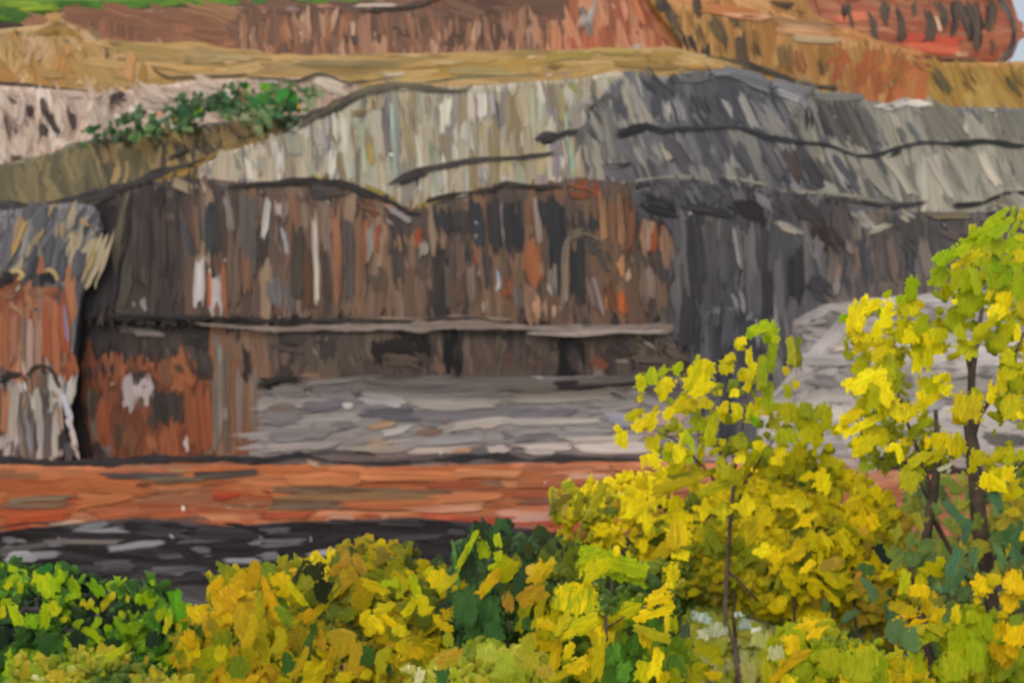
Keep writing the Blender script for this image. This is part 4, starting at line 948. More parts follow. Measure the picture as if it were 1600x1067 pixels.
pp = Rock('rock_pillar', 'dark grey upright rock pillar behind the slim yellow tree', 'rock', 61.9, [(1108, 490), (1126, 478), (1150, 480), (1166, 492)], [(1108, 690), (1120, 715), (1158, 715), (1166, 690)],
          '45454b 3e3e44 505056 5a5a60', 'v', .15, back=3)
pp.fill([(1106, 480), (1168, 712)], '46464c 3c3c42 525258 5e5e64 34343a', 22, (60, 120), (8, 14), 0, 4)
pp.S('1118 500 1122 600 10 34343a 404046; 1150 500 1152 640 9 5c5c64 4a4a52; 1134 560 1136 690 14 3a3a40 48484e')

# ------------------------------------------------------------------ orange ledge
e = Rock('orange_ledge', 'bright orange layered rock ledge running along the cliff foot', 'rock ledge', 61,
         [(A, 735), (0, 733), (140, 734), (220, 735), (300, 733), (420, 732), (480, 728), (560, 734), (700, 730), (1000, 722), (1200, 730), (1400, 745), (Z, 745)], [(A, 850), (0, 845), (Z, 850)],
         'c0703e b06238 cc7c4c a05a36 8e6048', 'h', .25, tone=1.08)
e.fill([(-220, 735), (1010, 832)], 'c46c3a b86236 d07c4a a85832 c87844 96603f d48c60 b4583 bc7048 a86c4c'.replace('b4583', 'b45830'), 230, (60, 150), (5, 12), 0, 2.5)
e.fill([(1000, 740), (1840, 840)], 'c4785a b86c4c a86048 cc8868', 50, (60, 120), (9, 14), 0, 4)
e.S('290 744 400 738 9 3c3434 5a4c44; 150 742 290 744 8 54484a 6c5c50; 230 752 330 746 7 6a5a4c 8a7458; 200 760 245 754 6 3c3432; 255 734 300 736 5 a88c6c; 0 772 120 768 12 b45a30 c06838; 0 782 110 776 6 a89070 8a7460; 0 790 110 788 8 80604a 94705a; 120 790 200 774 10 d08450 c87440; 330 780 372 776 10 bc3c1e c04a28; 400 770 432 776 10 c44424 b83c1c; 380 792 400 788 6 dcc4b4; 350 792 362 795 5 e0ccc0; 130 760 240 770 10 c4703c b8663a; 440 746 560 750 14 d4824e cc7844; 560 740 720 744 14 cc7444 d4824e; 700 738 820 740 10 d48a5c cc8050; 670 760 780 758 8 b04c28 a8583a; 430 764 620 766 7 6c5644 8a6c54; 580 770 700 768 6 6a5440 80644c; 440 776 680 776 9 8c6c50 a0764f; 420 790 540 788 9 7c6654 8c705a; 540 790 700 786 10 c87444 b86438; 680 780 780 774 10 cc7040 d48050; 640 796 760 794 8 d89878 c88460; 740 752 800 756 8 946c54; 780 770 800 772 9 7c6454; 485 794 496 798 5 f0ece8; 740 745 750 747 4 ece0d4; 480 722 500 728 6 d8b494; 450 728 480 730 7 c88454', off=0.108)
e.S('0 810 120 806 12 b44c24 c05a2c; 0 822 60 818 10 a84820 b45428; 130 802 300 800 10 b8522a a86440; 240 816 340 810 7 7c5848 6a4c40; 245 820 270 820 6 d49c70; 300 818 400 820 8 b45c34 a85430; 60 818 140 815 5 d0b098 c89878; 280 822 346 830 5 c8b4a4 b8a090; 400 806 500 804 8 b85430 a85030; 500 808 560 808 10 d09880 c08468; 560 808 600 808 9 c04c28 cc6440; 590 808 612 808 9 c8a08c; 660 806 740 812 9 bc4c28 c45a34; 700 812 860 818 12 b85434 a8482c; 780 800 860 800 9 c88468 d09478; 800 756 960 750 12 c07448 b86a44; 800 772 960 770 9 c46a40 b05c3a; 800 784 950 780 8 8a5c4a a06850; 800 796 940 792 8 cc7c58 c0704c; 800 810 860 808 8 d8a898 c89484; 800 826 850 824 7 6c4c48 a06c58; 800 832 840 836 9 b06048; 950 730 1010 734 8 c87448 d08454; 870 745 960 742 6 d8a488; 960 780 1000 776 12 b86444 a85a40; 1320 730 1350 752 9 c47860 b86c54; 1230 752 1270 764 20 a8604c b06c54; 1220 775 1240 790 20 a05c44', off=0.108)

# ------------------------------------------------------------------ dark rock at the foot
k = Rock('dark_shelf', 'dark wet rock shelf with pale glints at the cliff foot', 'rock ledge', 59.5,
         [(A, 838), (0, 836), (60, 828), (130, 820), (200, 815), (300, 822), (350, 828), (420, 822), (560, 818), (640, 814), (740, 822), (860, 838), (1000, 842), (Z, 846)], [(A, 1030), (Z, 1030)],
         '363034 2c2729 443e42 3a3538', 'h', .3, tone=0.85)  # dark palette paints the ledge as shadowed
k.fill([(-220, 815), (880, 1010)], '3a3438 2e282b 464044 332d31 4e484c 28231f 3e383d'.replace('28231f', '2a2427'), 150, (70, 160), (9, 18), -1, 4)
k.fill([(850, 840), (1840, 1010)], '3a3438 2e282b 464044 332d31', 50, (70, 160), (12, 20), -1, 4)
k.fill([(-100, 826), (540, 892)], 'a4a2ac 84828c c0bec8 6c6a74 4c4a52 3c3a42', 18, (30, 70), (3, 6), -3, 4, off=.1)  # pale strokes painted as glints
k.S('0 846 30 848 12 9a9498 7c767c; 20 846 40 848 7 c8c4c8; 130 824 170 818 8 8a868c a8a4a8; 0 872 60 866 16 c8c4cc a8a4ac; 40 868 100 866 10 a8a4ac 7c787e; 0 884 20 878 10 dcd8dc; 60 846 200 846 5 9a9088 7c7270; 0 860 70 852 6 8c8480 6c6664; 150 884 210 880 10 7c787e 645f65; 240 870 310 866 6 6c676d 544f55; 260 898 300 894 7 8a868c 6c686e; 300 858 332 860 8 8c888e 76727a; 310 870 340 868 6 8a868c; 315 888 330 900 10 7c7a82; 380 846 420 842 10 9c989e 807c82; 400 848 480 846 9 6c686e 8c888e; 400 830 460 828 9 5c585e 807c80; 395 870 450 868 9 9c98a0 74707a; 600 844 700 836 6 5c565c 504a50; 700 830 730 832 6 6c666a; 210 828 300 834 12 4e484e 565056; 90 836 96 842 6 c0bcc0; 300 835 400 835 10 4c464c; 280 860 310 880 8 2a2528', off=0.108)

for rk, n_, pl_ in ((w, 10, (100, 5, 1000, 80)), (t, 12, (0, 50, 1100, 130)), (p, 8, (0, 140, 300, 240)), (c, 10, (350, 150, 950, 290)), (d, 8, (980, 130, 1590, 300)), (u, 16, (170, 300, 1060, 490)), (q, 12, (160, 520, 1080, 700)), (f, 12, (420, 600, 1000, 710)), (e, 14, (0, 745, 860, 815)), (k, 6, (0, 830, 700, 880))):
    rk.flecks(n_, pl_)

# ------------------------------------------------------------------ foliage
def edge_dist(x, y, poly):
    """distance to the outline, the picture's bottom edge left out"""
    best = 1e9
    for i in range(len(poly)):
        (xa, ya), (xb, yb) = poly[i - 1], poly[i]
        if ya > 1090 and yb > 1090:
            continue
        dx, dy = xb - xa, yb - ya
        t = max(0, min(1, ((x - xa) * dx + (y - ya) * dy) / (dx * dx + dy * dy + 1e-6)))
        best = min(best, math.hypot(x - xa - t * dx, y - ya - t * dy))
    return best

def crown_pieces(n, poly, Y, dz, pal, size, kinds, angs, far=.12, hole=0.):
    """leaf clumps over a rounded crown: the middle bulges towards the viewer, the rim falls back, some stand on the far side"""
    P = sorted([lin(c) for c in pal.split()], key=lambda c: .3 * c[0] + .6 * c[1])
    sd_ = random.uniform(0, 900)
    def pick(x, y):
        q = (float(vn2(x / 48. + sd_, y / 40. + sd_)) - .5) * 1.5 + .5 + random.gauss(0, .2)
        return P[int(max(0, min(.999, q)) * len(P))]
    bx = [p_[0] for p_ in poly]
    by = [p_[1] for p_ in poly]
    out = []
    tries = 0
    while len(out) < n and tries < n * 30:
        tries += 1
        x, y = random.uniform(min(bx), max(bx)), random.uniform(min(by), max(by))
        if not inpoly(x, y, poly) or float(vn2(x / 26. + sd_ * .7, y / 22. + 5)) < hole:
            continue
        t = min(1, edge_dist(x, y, poly) / 75)
        bulge = dz * .9 * math.sqrt(max(0, 1 - (1 - t) ** 2))
        yy = Y + .25 + (bulge if random.random() < far else -bulge) + random.uniform(-.035, .035)
        kd = random.choice(kinds)
        sz = random.uniform(*size)
        asp = {'s': random.uniform(.28, .5), 'd': random.uniform(.6, 1.), 't': random.uniform(.6, 1.), 'a': random.uniform(.5, 1.1)}[kd]
        x, y = x + random.gauss(0, 6), y + random.gauss(0, 6)
        out.append((x, y, yy, kd, sz * asp, sz, random.uniform(*angs), pick(x, y), pick(x, y)))
    return out

class Plant:
    def __init__(s, name, label, cat, x, Y, group=None):
        s.Y = Y
        b_ = at(x, 1000, Y)
        s.o0 = Vector((b_.x, Y, ground_z(Y) - .05))
        s.e = empty(name, s.o0)
        tag(s.e, label, cat, group)
        s.crown = None

    def stem(s, pts, name='trunk', mat=None, Y=None, to_ground=True, Ytop=None):
        """pts: x, y, width in photograph positions from the top down"""
        Y = Y or s.Y
        Yt = Y if Ytop is None else Ytop
        y0_, y1_ = pts[0][1], pts[-1][1]
        P = []
        for x, y, w_ in pts:
            yy = Yt + (Y - Yt) * (y - y0_) / (y1_ - y0_ + 1e-6)
            P.append((at(x, y, yy), w_ * PX * yy / 2))
        if to_ground:
            p_, r_ = P[-1]
            P.append((Vector((p_.x + .05, p_.y, s.o0.z - .1)), r_ * 1.25))
        V, F = [], []
        n = 9
        for i, (p_, r_) in enumerate(P):
            a, b_ = P[max(i - 1, 0)][0], P[min(i + 1, len(P) - 1)][0]
            d_ = (b_ - a).normalized()
            ax = d_.cross(Vector((0, 1, 0))).normalized()
            ay = d_.cross(ax)
            for k_ in range(n):
                t_ = 2 * math.pi * k_ / n
                q_ = p_ + (ax * math.cos(t_) + ay * math.sin(t_)) * r_ * random.uniform(.85, 1.15) - s.o0
                V.append(tuple(q_))
        for i in range(len(P) - 1):
            for k_ in range(n):
                k2 = (k_ + 1) % n
                F.append((i * n + k_, i * n + k2, (i + 1) * n + k2, (i + 1) * n + k_))
        F.append(tuple(range(n - 1, -1, -1)))
        me = bpy.data.meshes.new(name)
        me.from_pydata(V, [], F)
        me.polygons.foreach_set('use_smooth', [True] * len(F))
        me.materials.append(mat or M_BARK)
        o_ = bpy.data.objects.new(name, me)
        o_.parent = s.e
        col.objects.link(o_)
        return o_

    def mass(s, items, name='crown'):
        """the crowd of small leaf clumps too fine to pick apart, as one part"""
        V, F, UV, C1, C2, EA, EB = [], [], [], [], [], [], []
        for (x, y, Y, kd, w_, l_, a, c1, c2) in items:
            v_, f_, u_, ea_, eb_ = random.choice(KIND[kd][1])
            kx = PX * Y
            M = basis(a, w_ * kx, l_ * kx, random.uniform(.004, .008), random.uniform(-.1, .1), random.uniform(-.05, .15))
            p_ = at(x, y, Y) - s.o0
            A_ = np.array(v_) @ np.array(M).T + np.array(p_)
            b0 = len(V)
            V += [tuple(q_) for q_ in A_]
            F += [tuple(i + b0 for i in ff) for ff in f_]
            sh_ = random.uniform(0, 500)
            UV += [(uu[0] * w_ + sh_, uu[1] * l_ + sh_) for uu in u_]
            EA += [q_ * w_ for q_ in ea_]
            EB += [q_ * l_ for q_ in eb_]
            C1 += [leafc(c1)] * len(v_)
            C2 += [leafc(c2)] * len(v_)
        o_ = joined(name, V, F, UV, np.array(C1), np.array(C2), M_LEAFJ, s.e, (EA, EB))
        s.crown = o_
        return o_

    def leaf(s, x, y, w_, l_, a, c1, c2, kd='d', Y=None, tilt=.3, th=None):
        Y = Y if Y is not None else s.Y - random.uniform(.25, .6)
        kx = PX * Y
        th = th or random.uniform(.005, .010)
        m = basis(a, w_ * kx, l_ * kx, th, random.uniform(-tilt, tilt), random.uniform(-tilt * .5, tilt))
        return piece('leaf', random.choice(KIND[kd][0]), s.crown, at(x, y, Y), m, w_, l_, leafc(c1), leafc(c2), s.o0)

    def leaves(s, items, fwd=(.1, .5)):
        for (x, y, Y, kd, w_, l_, a, c1, c2) in items:
            s.leaf(x, y, w_, l_, a, c1, c2, kd, Y - random.uniform(.03, .08), .12)

    def D(s, txt, kd='d'):
        """hand-placed clumps: x y w h angle c1 [c2] ; ..."""
        for row in txt.split(';'):
            q_ = row.split()
            if not q_:
                continue
            x, y, w_, h_, a = [float(i) for i in q_[:5]]
            cs = [t_ for t_ in q_[5:] if len(t_) == 6]
            c1, c2 = cs[0], cs[-1]
            if w_ > h_ and abs(a) >= 40:
                w_, h_ = h_, w_
            kk = ([t_ for t_ in q_[5:] if len(t_) == 1] or [kd])[0]
            s.leaf(x, y, w_ * 1.06, h_ * 1.06, a, lin(c1), lin(c2), kk, tilt=.1, Y=s.Y - random.uniform(.5, .75))

def rect(a, b_, c_, d_):
    return [(a, b_), (c_, b_), (c_, d_), (a, d_)]

def bush(name, label, cat, Y, poly, mpal, mn, lpal, ln, lsize, kinds='dsa', angs=(-90, 90), msize=(9, 22), stems=3, group=None, dz=.3, fwd=(.1, .4), hole=0.):
    xs_ = [p_[0] for p_ in poly]
    ym = max(p_[1] for p_ in poly)
    yt = min(p_[1] for p_ in poly)
    b_ = Plant(name, label, cat, (min(xs_) + max(xs_)) / 2, Y, group)
    for i in range(stems):
        x = min(xs_) + (max(xs_) - min(xs_)) * (i + 1) / (stems + 1)
        b_.stem([(x + random.uniform(-12, 12), yt * .45 + ym * .55, 3), (x, ym, 5)], 'stem', M_STEM)
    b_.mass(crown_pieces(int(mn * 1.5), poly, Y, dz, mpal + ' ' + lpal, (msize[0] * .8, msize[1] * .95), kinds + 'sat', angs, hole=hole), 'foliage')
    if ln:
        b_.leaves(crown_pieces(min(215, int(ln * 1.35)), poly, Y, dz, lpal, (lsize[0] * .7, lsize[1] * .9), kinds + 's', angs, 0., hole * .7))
    return b_

# --- small shrub on the ledge
def ledge_shrub(poly, label, n, Y):
    s = Plant('ledge_shrub', label, 'shrub', sum(p_[0] for p_ in poly) / len(poly), Y, 'green shrubs on the rock ledge')
    s.o0 = at(sum(p_[0] for p_ in poly) / len(poly), max(p_[1] for p_ in poly), Y)
    s.e.location = s.o0
    s.stem([(sum(p_[0] for p_ in poly) / len(poly), sum(p_[1] for p_ in poly) / len(poly), 3), (sum(p_[0] for p_ in poly) / len(poly), max(p_[1] for p_ in poly), 4)], 'stem', M_STEM, to_ground=False)
    s.mass(crown_pieces(int(n * 1.6), poly, Y, .3, '2c4c28 35582c 24401f 3d6034 5c6444 6c7454', (6, 14), 'dsat', (-90, 90)), 'foliage')
    for it in crown_pieces(int(n * 1.6), poly, Y, .4, '35602f 44703a 2c5230 54783c 688058 2c5434 7c8c60 3a4c30', (9, 22), 'ssaat', (-80, 80)):
        s.leaf(it[0], it[1], it[4], it[5], it[6], it[7], it[8], it[3], Y - random.uniform(.4, .8), .3, .06)
    return s
s1 = ledge_shrub([(130, 205), (170, 195), (205, 175), (270, 178), (272, 205), (215, 214), (180, 218), (130, 226)], 'low straggling grey-green shrub at the left end of the rock ledge', 26, 66)
s1.D('140 198 8 6 0 9aac14; 205 185 30 12 80 4a6a44 60805c s; 236 198 18 22 0 2f5a30 44683c; 250 178 12 10 0 c89070; 275 184 6 16 10 b07c28 a08030')
s2 = ledge_shrub([(272, 165), (288, 150), (320, 152), (322, 190), (300, 206), (276, 200)], 'dark green shrub in the middle of the rock ledge', 22, 66)
s2.D('284 178 20 40 -10 2c6038 387040; 306 172 14 30 10 3a6a2c 487c2c; 312 172 16 8 60 a8b818')
s3 = ledge_shrub([(322, 160), (350, 142), (380, 132), (400, 138), (436, 128), (470, 140), (490, 140), (500, 152), (470, 170), (456, 195), (420, 205), (390, 196), (380, 185), (330, 185)], 'bright green shrub with yellow tips at the right end of the rock ledge', 62, 66)
s3.D('336 160 18 9 70 9cb418; 345 155 28 26 0 2f7040 3c7c48; 365 168 20 18 0 508458 64986c; 386 136 12 9 60 8cb418; 378 150 8 26 -10 a88c68; 418 140 28 16 30 3c8420 6ca418; 440 150 24 26 0 348430 3f8c34; 456 160 20 44 8 2e7830 3c842c; 412 155 26 20 0 3c7a2c; 420 180 40 14 80 306838 48784c s; 466 166 6 12 20 c89020; 442 148 4 28 20 7c9c6c s; 408 170 24 22 0 2c6c38; 396 162 18 24 0 2c6c40')

# --- behind: dark understorey across the right of the picture
GB = 'bushes along the bank'
bush('understorey_bush', 'dark teal-green bush behind the two right-hand trunks', 'bush', 14.6,
     [(1340, 830), (1390, 790), (1440, 745), (1500, 740), (1560, 735), (1640, 720), (1850, 740), (1850, 1120), (1300, 1120), (1320, 900)], '66743a 5a6c38 707c3c 50643a 7c843a 6a6c38', 700,
     '6c8040 74843a 5c743f 7c8a3c 8c8c38 647a44', 120, (22, 48), 'dsa', group=GB, msize=(14, 30))
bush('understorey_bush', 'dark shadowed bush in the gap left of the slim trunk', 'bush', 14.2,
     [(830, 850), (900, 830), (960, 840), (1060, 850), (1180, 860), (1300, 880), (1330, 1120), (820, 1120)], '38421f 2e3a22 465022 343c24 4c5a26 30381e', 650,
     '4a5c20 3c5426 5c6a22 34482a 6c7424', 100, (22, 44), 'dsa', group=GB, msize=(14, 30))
# --- yellow thicket in the middle
th_ = bush('yellow_thicket', 'broad yellow-olive thicket spreading beneath the slim middle tree', 'bush', 12.85,
     [(862, 800), (870, 772), (900, 770), (960, 760), (990, 745), (1040, 735), (1110, 748), (1180, 735), (1220, 715), (1290, 720), (1330, 740), (1400, 800), (1430, 880), (1420, 960), (1200, 960), (1080, 930), (1000, 870), (900, 850)],
     'a89c20 98901f b8ac1c 8c8822 c8b818 6c7424 a07c2c c4b41a 5c6c26 8c6c2c', 1500, 'c8b81a d8c612 b4ac1e 9ca022 e4cc0e c0a820 8c9424 d0b816', 230, (20, 50), 'dsat', (-80, 80), (12, 26), 5, GB, dz=.3, hole=.34)
th_.D('880 780 30 10 60 6c6020 s; 905 790 12 40 10 6c6a20 8a8422 s; 935 775 14 50 25 908c1c a89c1c s; 988 768 16 10 0 c8b80c; 990 790 26 14 0 e8cc0c; 1020 785 40 26 70 e0c80c c8b414 t; 1010 810 34 40 0 f0d40a d8c010 t; 985 800 40 20 60 e8d00a t; 1060 808 60 40 0 e0c80c b8a818 t; 1062 838 50 44 0 dcc010 b89c28; 1065 866 30 20 0 f0d208; 1100 795 30 40 10 e8cc0c t; 1130 800 40 30 0 d8c814 a8a820 t; 1165 790 44 40 0 e8d00c c8b41c t; 1175 830 50 40 20 d8bc14 b0a020 t; 1192 860 30 24 60 f0d408; 1210 866 40 30 0 f0d008 e0bc10 t; 1240 868 44 24 70 e0b814 b8a020; 1260 812 44 26 60 f0d00a e0c010 t; 1285 752 30 40 10 f4d80a e0c80c; 1260 745 30 14 60 e0c810; 1250 790 36 30 0 d8c414 a8a020 t; 1347 812 40 30 0 ecc80c d8b010 t; 1365 815 14 26 -20 e8c010 s; 1330 790 26 20 0 c8b01c; 1300 770 40 24 30 b0a020 988c24; 1350 770 20 12 60 c8b418; 1370 770 14 26 -30 e8c80e s; 1215 720 26 20 0 d8c410; 1220 705 20 16 0 e0cc0c; 1250 710 30 20 0 b8a81c; 1262 886 30 14 50 e8c40c; 1120 760 60 14 70 b0a81c 8c8c20 s; 1060 755 70 12 75 b4a41c s; 1040 765 60 10 60 c0b01c a09020 s; 1080 742 60 12 80 a89c18 807c20 s; 1150 745 20 30 0 a8a020; 975 745 8 8 0 c0b40c')

# --- ochre blurred bush right of centre
oc = bush('ochre_bush', 'soft ochre-brown bush left of the right-hand trunks', 'bush', 12.9,
     [(1230, 880), (1280, 820), (1340, 800), (1400, 805), (1440, 850), (1430, 930), (1400, 1000), (1300, 960), (1240, 930)], '8c7c28 9c8428 7c7426 a88c30 6c6c2a', 420, 'a88c2c b09430 947c28 8c8426 b89838 a0902c', 100, (22, 46), 'dsa', (-80, 80), (12, 24), 2, GB)
oc.D('1395 965 18 40 -20 56703f 4c6c4c s; 1290 945 16 26 0 4c6438; 1355 890 26 26 0 465e34 4c6c34; 1380 865 16 40 -40 2c3830 s; 1360 920 14 40 -30 607448 5c7c5c s; 1330 960 40 14 60 566e44 4c6c48; 1350 830 20 14 0 c09830; 1300 880 40 24 60 a88c34 947c30; 1345 895 20 10 60 c89038; 1410 820 30 18 60 b08c38')

# --- left green bush
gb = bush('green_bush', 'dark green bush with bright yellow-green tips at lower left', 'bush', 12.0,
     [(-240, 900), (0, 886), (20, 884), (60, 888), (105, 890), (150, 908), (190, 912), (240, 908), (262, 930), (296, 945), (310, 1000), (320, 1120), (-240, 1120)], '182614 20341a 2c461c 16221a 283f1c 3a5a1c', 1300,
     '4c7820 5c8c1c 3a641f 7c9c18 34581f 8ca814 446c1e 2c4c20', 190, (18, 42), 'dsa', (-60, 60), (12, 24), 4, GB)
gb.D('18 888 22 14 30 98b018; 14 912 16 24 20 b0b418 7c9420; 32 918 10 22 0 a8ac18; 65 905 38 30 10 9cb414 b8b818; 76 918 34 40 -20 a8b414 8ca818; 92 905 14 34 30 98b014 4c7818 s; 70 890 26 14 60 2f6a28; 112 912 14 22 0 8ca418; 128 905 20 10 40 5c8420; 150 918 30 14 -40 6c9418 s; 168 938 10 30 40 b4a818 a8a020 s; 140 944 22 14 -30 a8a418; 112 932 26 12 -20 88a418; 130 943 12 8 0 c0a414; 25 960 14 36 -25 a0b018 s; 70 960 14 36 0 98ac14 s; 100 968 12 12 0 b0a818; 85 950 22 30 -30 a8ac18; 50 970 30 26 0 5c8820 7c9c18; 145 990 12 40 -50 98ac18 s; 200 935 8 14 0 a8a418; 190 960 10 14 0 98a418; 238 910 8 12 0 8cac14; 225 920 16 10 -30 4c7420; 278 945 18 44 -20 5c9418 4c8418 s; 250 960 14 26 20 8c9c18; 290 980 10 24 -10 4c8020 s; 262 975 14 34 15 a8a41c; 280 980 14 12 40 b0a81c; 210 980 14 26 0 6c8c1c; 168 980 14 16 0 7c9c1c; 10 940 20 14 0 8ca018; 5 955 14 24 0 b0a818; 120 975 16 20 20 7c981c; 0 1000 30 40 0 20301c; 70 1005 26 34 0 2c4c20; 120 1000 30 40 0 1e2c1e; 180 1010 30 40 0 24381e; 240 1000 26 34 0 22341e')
lo = bush('olive_bush', 'small light olive bush in the bottom left corner', 'bush', 10.8,
     [(20, 1050), (40, 1030), (80, 1028), (110, 1022), (150, 1016), (180, 1020), (210, 1040), (260, 1052), (300, 1070), (310, 1130), (10, 1130)], '6c7420 7c8024 5c6c22 8c8828 4c6424', 420,
     '8c9424 9c9c24 7c8c22 a89c2c 98882c', 46, (18, 36), 'da', (-80, 80), (10, 22), 2, GB)
lo.D('180 1020 36 10 60 a0a824 s; 240 1050 8 26 -30 b09828 s; 112 1045 20 10 0 a8ac54; 90 1055 30 18 0 b09a30; 60 1058 20 10 0 c8c88c; 40 1050 16 24 10 a08c24')

# --- golden bush
go = bush('golden_bush', 'golden bush of curling leaves beside the dark green bush', 'bush', 11.5,
     [(275, 1010), (290, 985), (325, 940), (330, 905), (370, 893), (410, 895), (470, 888), (478, 930), (500, 1000), (500, 1130), (280, 1130)], '8a7420 5c6a22 7a6c20 4c6022 98801f 3c5424 2f4a22 6c7022', 700,
     'b89420 c8a018 a88c20 a0981c 848820 c8a828 6c7c20 98841f', 130, (24, 56), 'aas', (-40, 40), (12, 26), 3, GB)
go.D('340 912 16 26 0 d0a818 c89c20; 335 925 12 40 -20 c09818 a s; 312 950 30 14 70 d0b414 b8a018 a; 303 960 14 34 -40 c8a81c a; 380 905 30 30 30 c49c20 b8941c a; 395 900 20 50 20 b08c20 a; 362 940 16 60 -30 c89c20 b08820 a; 440 905 40 28 0 d0b018 c8ac20; 448 920 24 34 10 d0b41c b8a41c a; 420 930 12 70 -20 c49820 a; 300 1010 26 44 -30 c8ac18 b0a01c a; 325 1030 52 34 60 a8a81c 98a01c; 345 1020 24 30 0 b0a41c; 295 1000 24 30 -30 c8a014 b89818; 375 975 20 70 -10 b89420 a08c20 a; 395 985 18 60 15 b0981c a; 410 1010 24 60 -20 a8981c 98901c a; 330 975 16 30 0 8c7c20 a; 345 955 40 10 60 b8901c a; 430 955 16 50 -30 b8a01c a; 440 1000 20 50 10 a0941c a; 405 950 20 40 0 98901c; 370 1040 30 40 0 6c7c20 a; 355 1062 20 24 0 b8a018; 465 900 10 60 30 2c3420 3c4820 a; 440 940 8 40 -30 4c7020 a')

# --- olive yellow bush
ob = bush('yellow_bush', 'tangled yellow and olive bush in front of the dark rock shelf', 'bush', 11.2,
     [(455, 950), (470, 890), (520, 868), (560, 850), (600, 858), (640, 858), (660, 890), (680, 880), (700, 890), (720, 940), (730, 1000), (740, 1130), (450, 1130), (455, 1000)], '746c20 5c641f 7c7420 4c5c20 3c4c1e 344420 4a4c1e', 1000,
     'a0901c b09c1c 7c801f c0ac18 98881f a88a24 d0bc14 6c741f 5c6820', 170, (22, 54), 'aasd', (-75, 75), (12, 26), 3, GB)
ob.D('565 858 16 20 0 4c4c1c 6c601c; 540 875 20 40 20 a0802c 8c7020 a; 530 885 36 14 60 b0882c a07c28 a; 560 880 14 40 -25 a8842c 907424 a; 600 868 24 34 0 6c6024 807028 a; 625 860 16 40 -40 5c5c1c 7c7820 a; 640 880 14 30 -40 4c541c a; 490 895 36 40 0 33381c 242818; 500 920 26 40 20 2c341c a; 480 910 24 30 10 7c7c1c a; 545 900 40 30 50 9c7c24 a88a24; 588 918 44 14 -60 d0b410 c0a818 s; 610 910 26 20 0 9cac18 a; 625 920 20 34 0 98981c; 650 920 12 40 -20 a8b01c s; 680 905 24 34 -30 c8b41c d4b818; 690 915 14 40 -25 c0ac20 a; 672 895 14 24 60 b0b01c a; 500 950 44 10 45 c0a418 b09c1c s; 465 930 10 44 -40 b8b01c s; 480 960 30 14 50 b08c1c s; 570 960 30 10 40 d4bc10 a; 590 975 40 14 -40 d8c00e c8b014 a; 610 970 30 10 -50 d8b80c s; 600 950 40 20 70 c0b014 a8a018; 640 950 40 14 40 d4c40e a; 660 940 20 34 -30 c8bc14 a; 668 955 30 12 60 c8b414 a; 625 985 30 20 0 c8b810 b0a818; 630 1010 26 30 10 c0ac14 a; 650 1020 26 26 0 d0a810 c0a018; 540 1000 40 50 -20 a88a1c 98841c a; 560 1030 30 50 10 a0841c a; 520 1020 16 60 25 a8881c a; 500 1000 14 40 -10 b08c24 a; 690 975 40 14 -50 c0a818 a; 715 950 50 14 60 b8b018 a8a01c a; 700 960 30 24 0 b0981c; 537 1042 14 10 0 2c2438; 575 1025 24 40 0 3c5a24; 605 1045 18 20 0 3a5828; 595 1030 18 50 20 98941c a; 480 1010 16 50 10 3c541f a; 490 985 14 26 0 4c6420; 445 960 18 40 -30 6c8020 a; 450 1040 30 40 10 3c5c22; 470 1035 10 50 25 a0881c s')

# --- dark pointed shrub
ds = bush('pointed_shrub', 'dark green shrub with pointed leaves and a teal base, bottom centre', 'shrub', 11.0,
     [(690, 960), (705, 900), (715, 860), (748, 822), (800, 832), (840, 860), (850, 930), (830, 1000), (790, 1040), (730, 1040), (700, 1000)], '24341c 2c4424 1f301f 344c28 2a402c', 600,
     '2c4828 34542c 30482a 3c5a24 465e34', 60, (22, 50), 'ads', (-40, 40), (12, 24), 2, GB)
ds.D('752 838 22 44 -6 2a3a18 1f2c18; 730 860 8 60 28 6c8c20 a8b020 s; 712 880 5 60 -8 4c7838 5c8848 s; 732 885 40 56 -5 24301a 2c3c20; 755 858 20 36 -20 98a41c 7c901c; 778 845 10 26 -20 a0a81c s; 790 850 18 34 25 2c3c1c 242f1a; 778 870 14 20 0 a8ac1c; 775 882 36 10 60 98a81c a; 790 890 26 40 30 b8b01c a8a41c s; 765 910 14 50 40 d0a818 c8a01c s; 760 918 14 24 30 b8a81c; 700 910 10 40 50 a8a020 s; 690 905 20 34 -30 c8b418 a; 720 915 34 10 60 b0a020 a; 725 950 44 60 0 36582c 3f6232; 760 960 50 60 0 34542a 42662f; 770 990 40 40 0 3a5e2e; 740 985 30 40 0 426a30; 795 940 20 40 0 a07828 8c7828; 790 920 26 30 20 3c4c20; 805 880 30 20 40 6c7020 a; 825 860 20 30 0 38401c; 845 880 14 40 20 54601c s; 700 1000 20 30 0 8c901f')

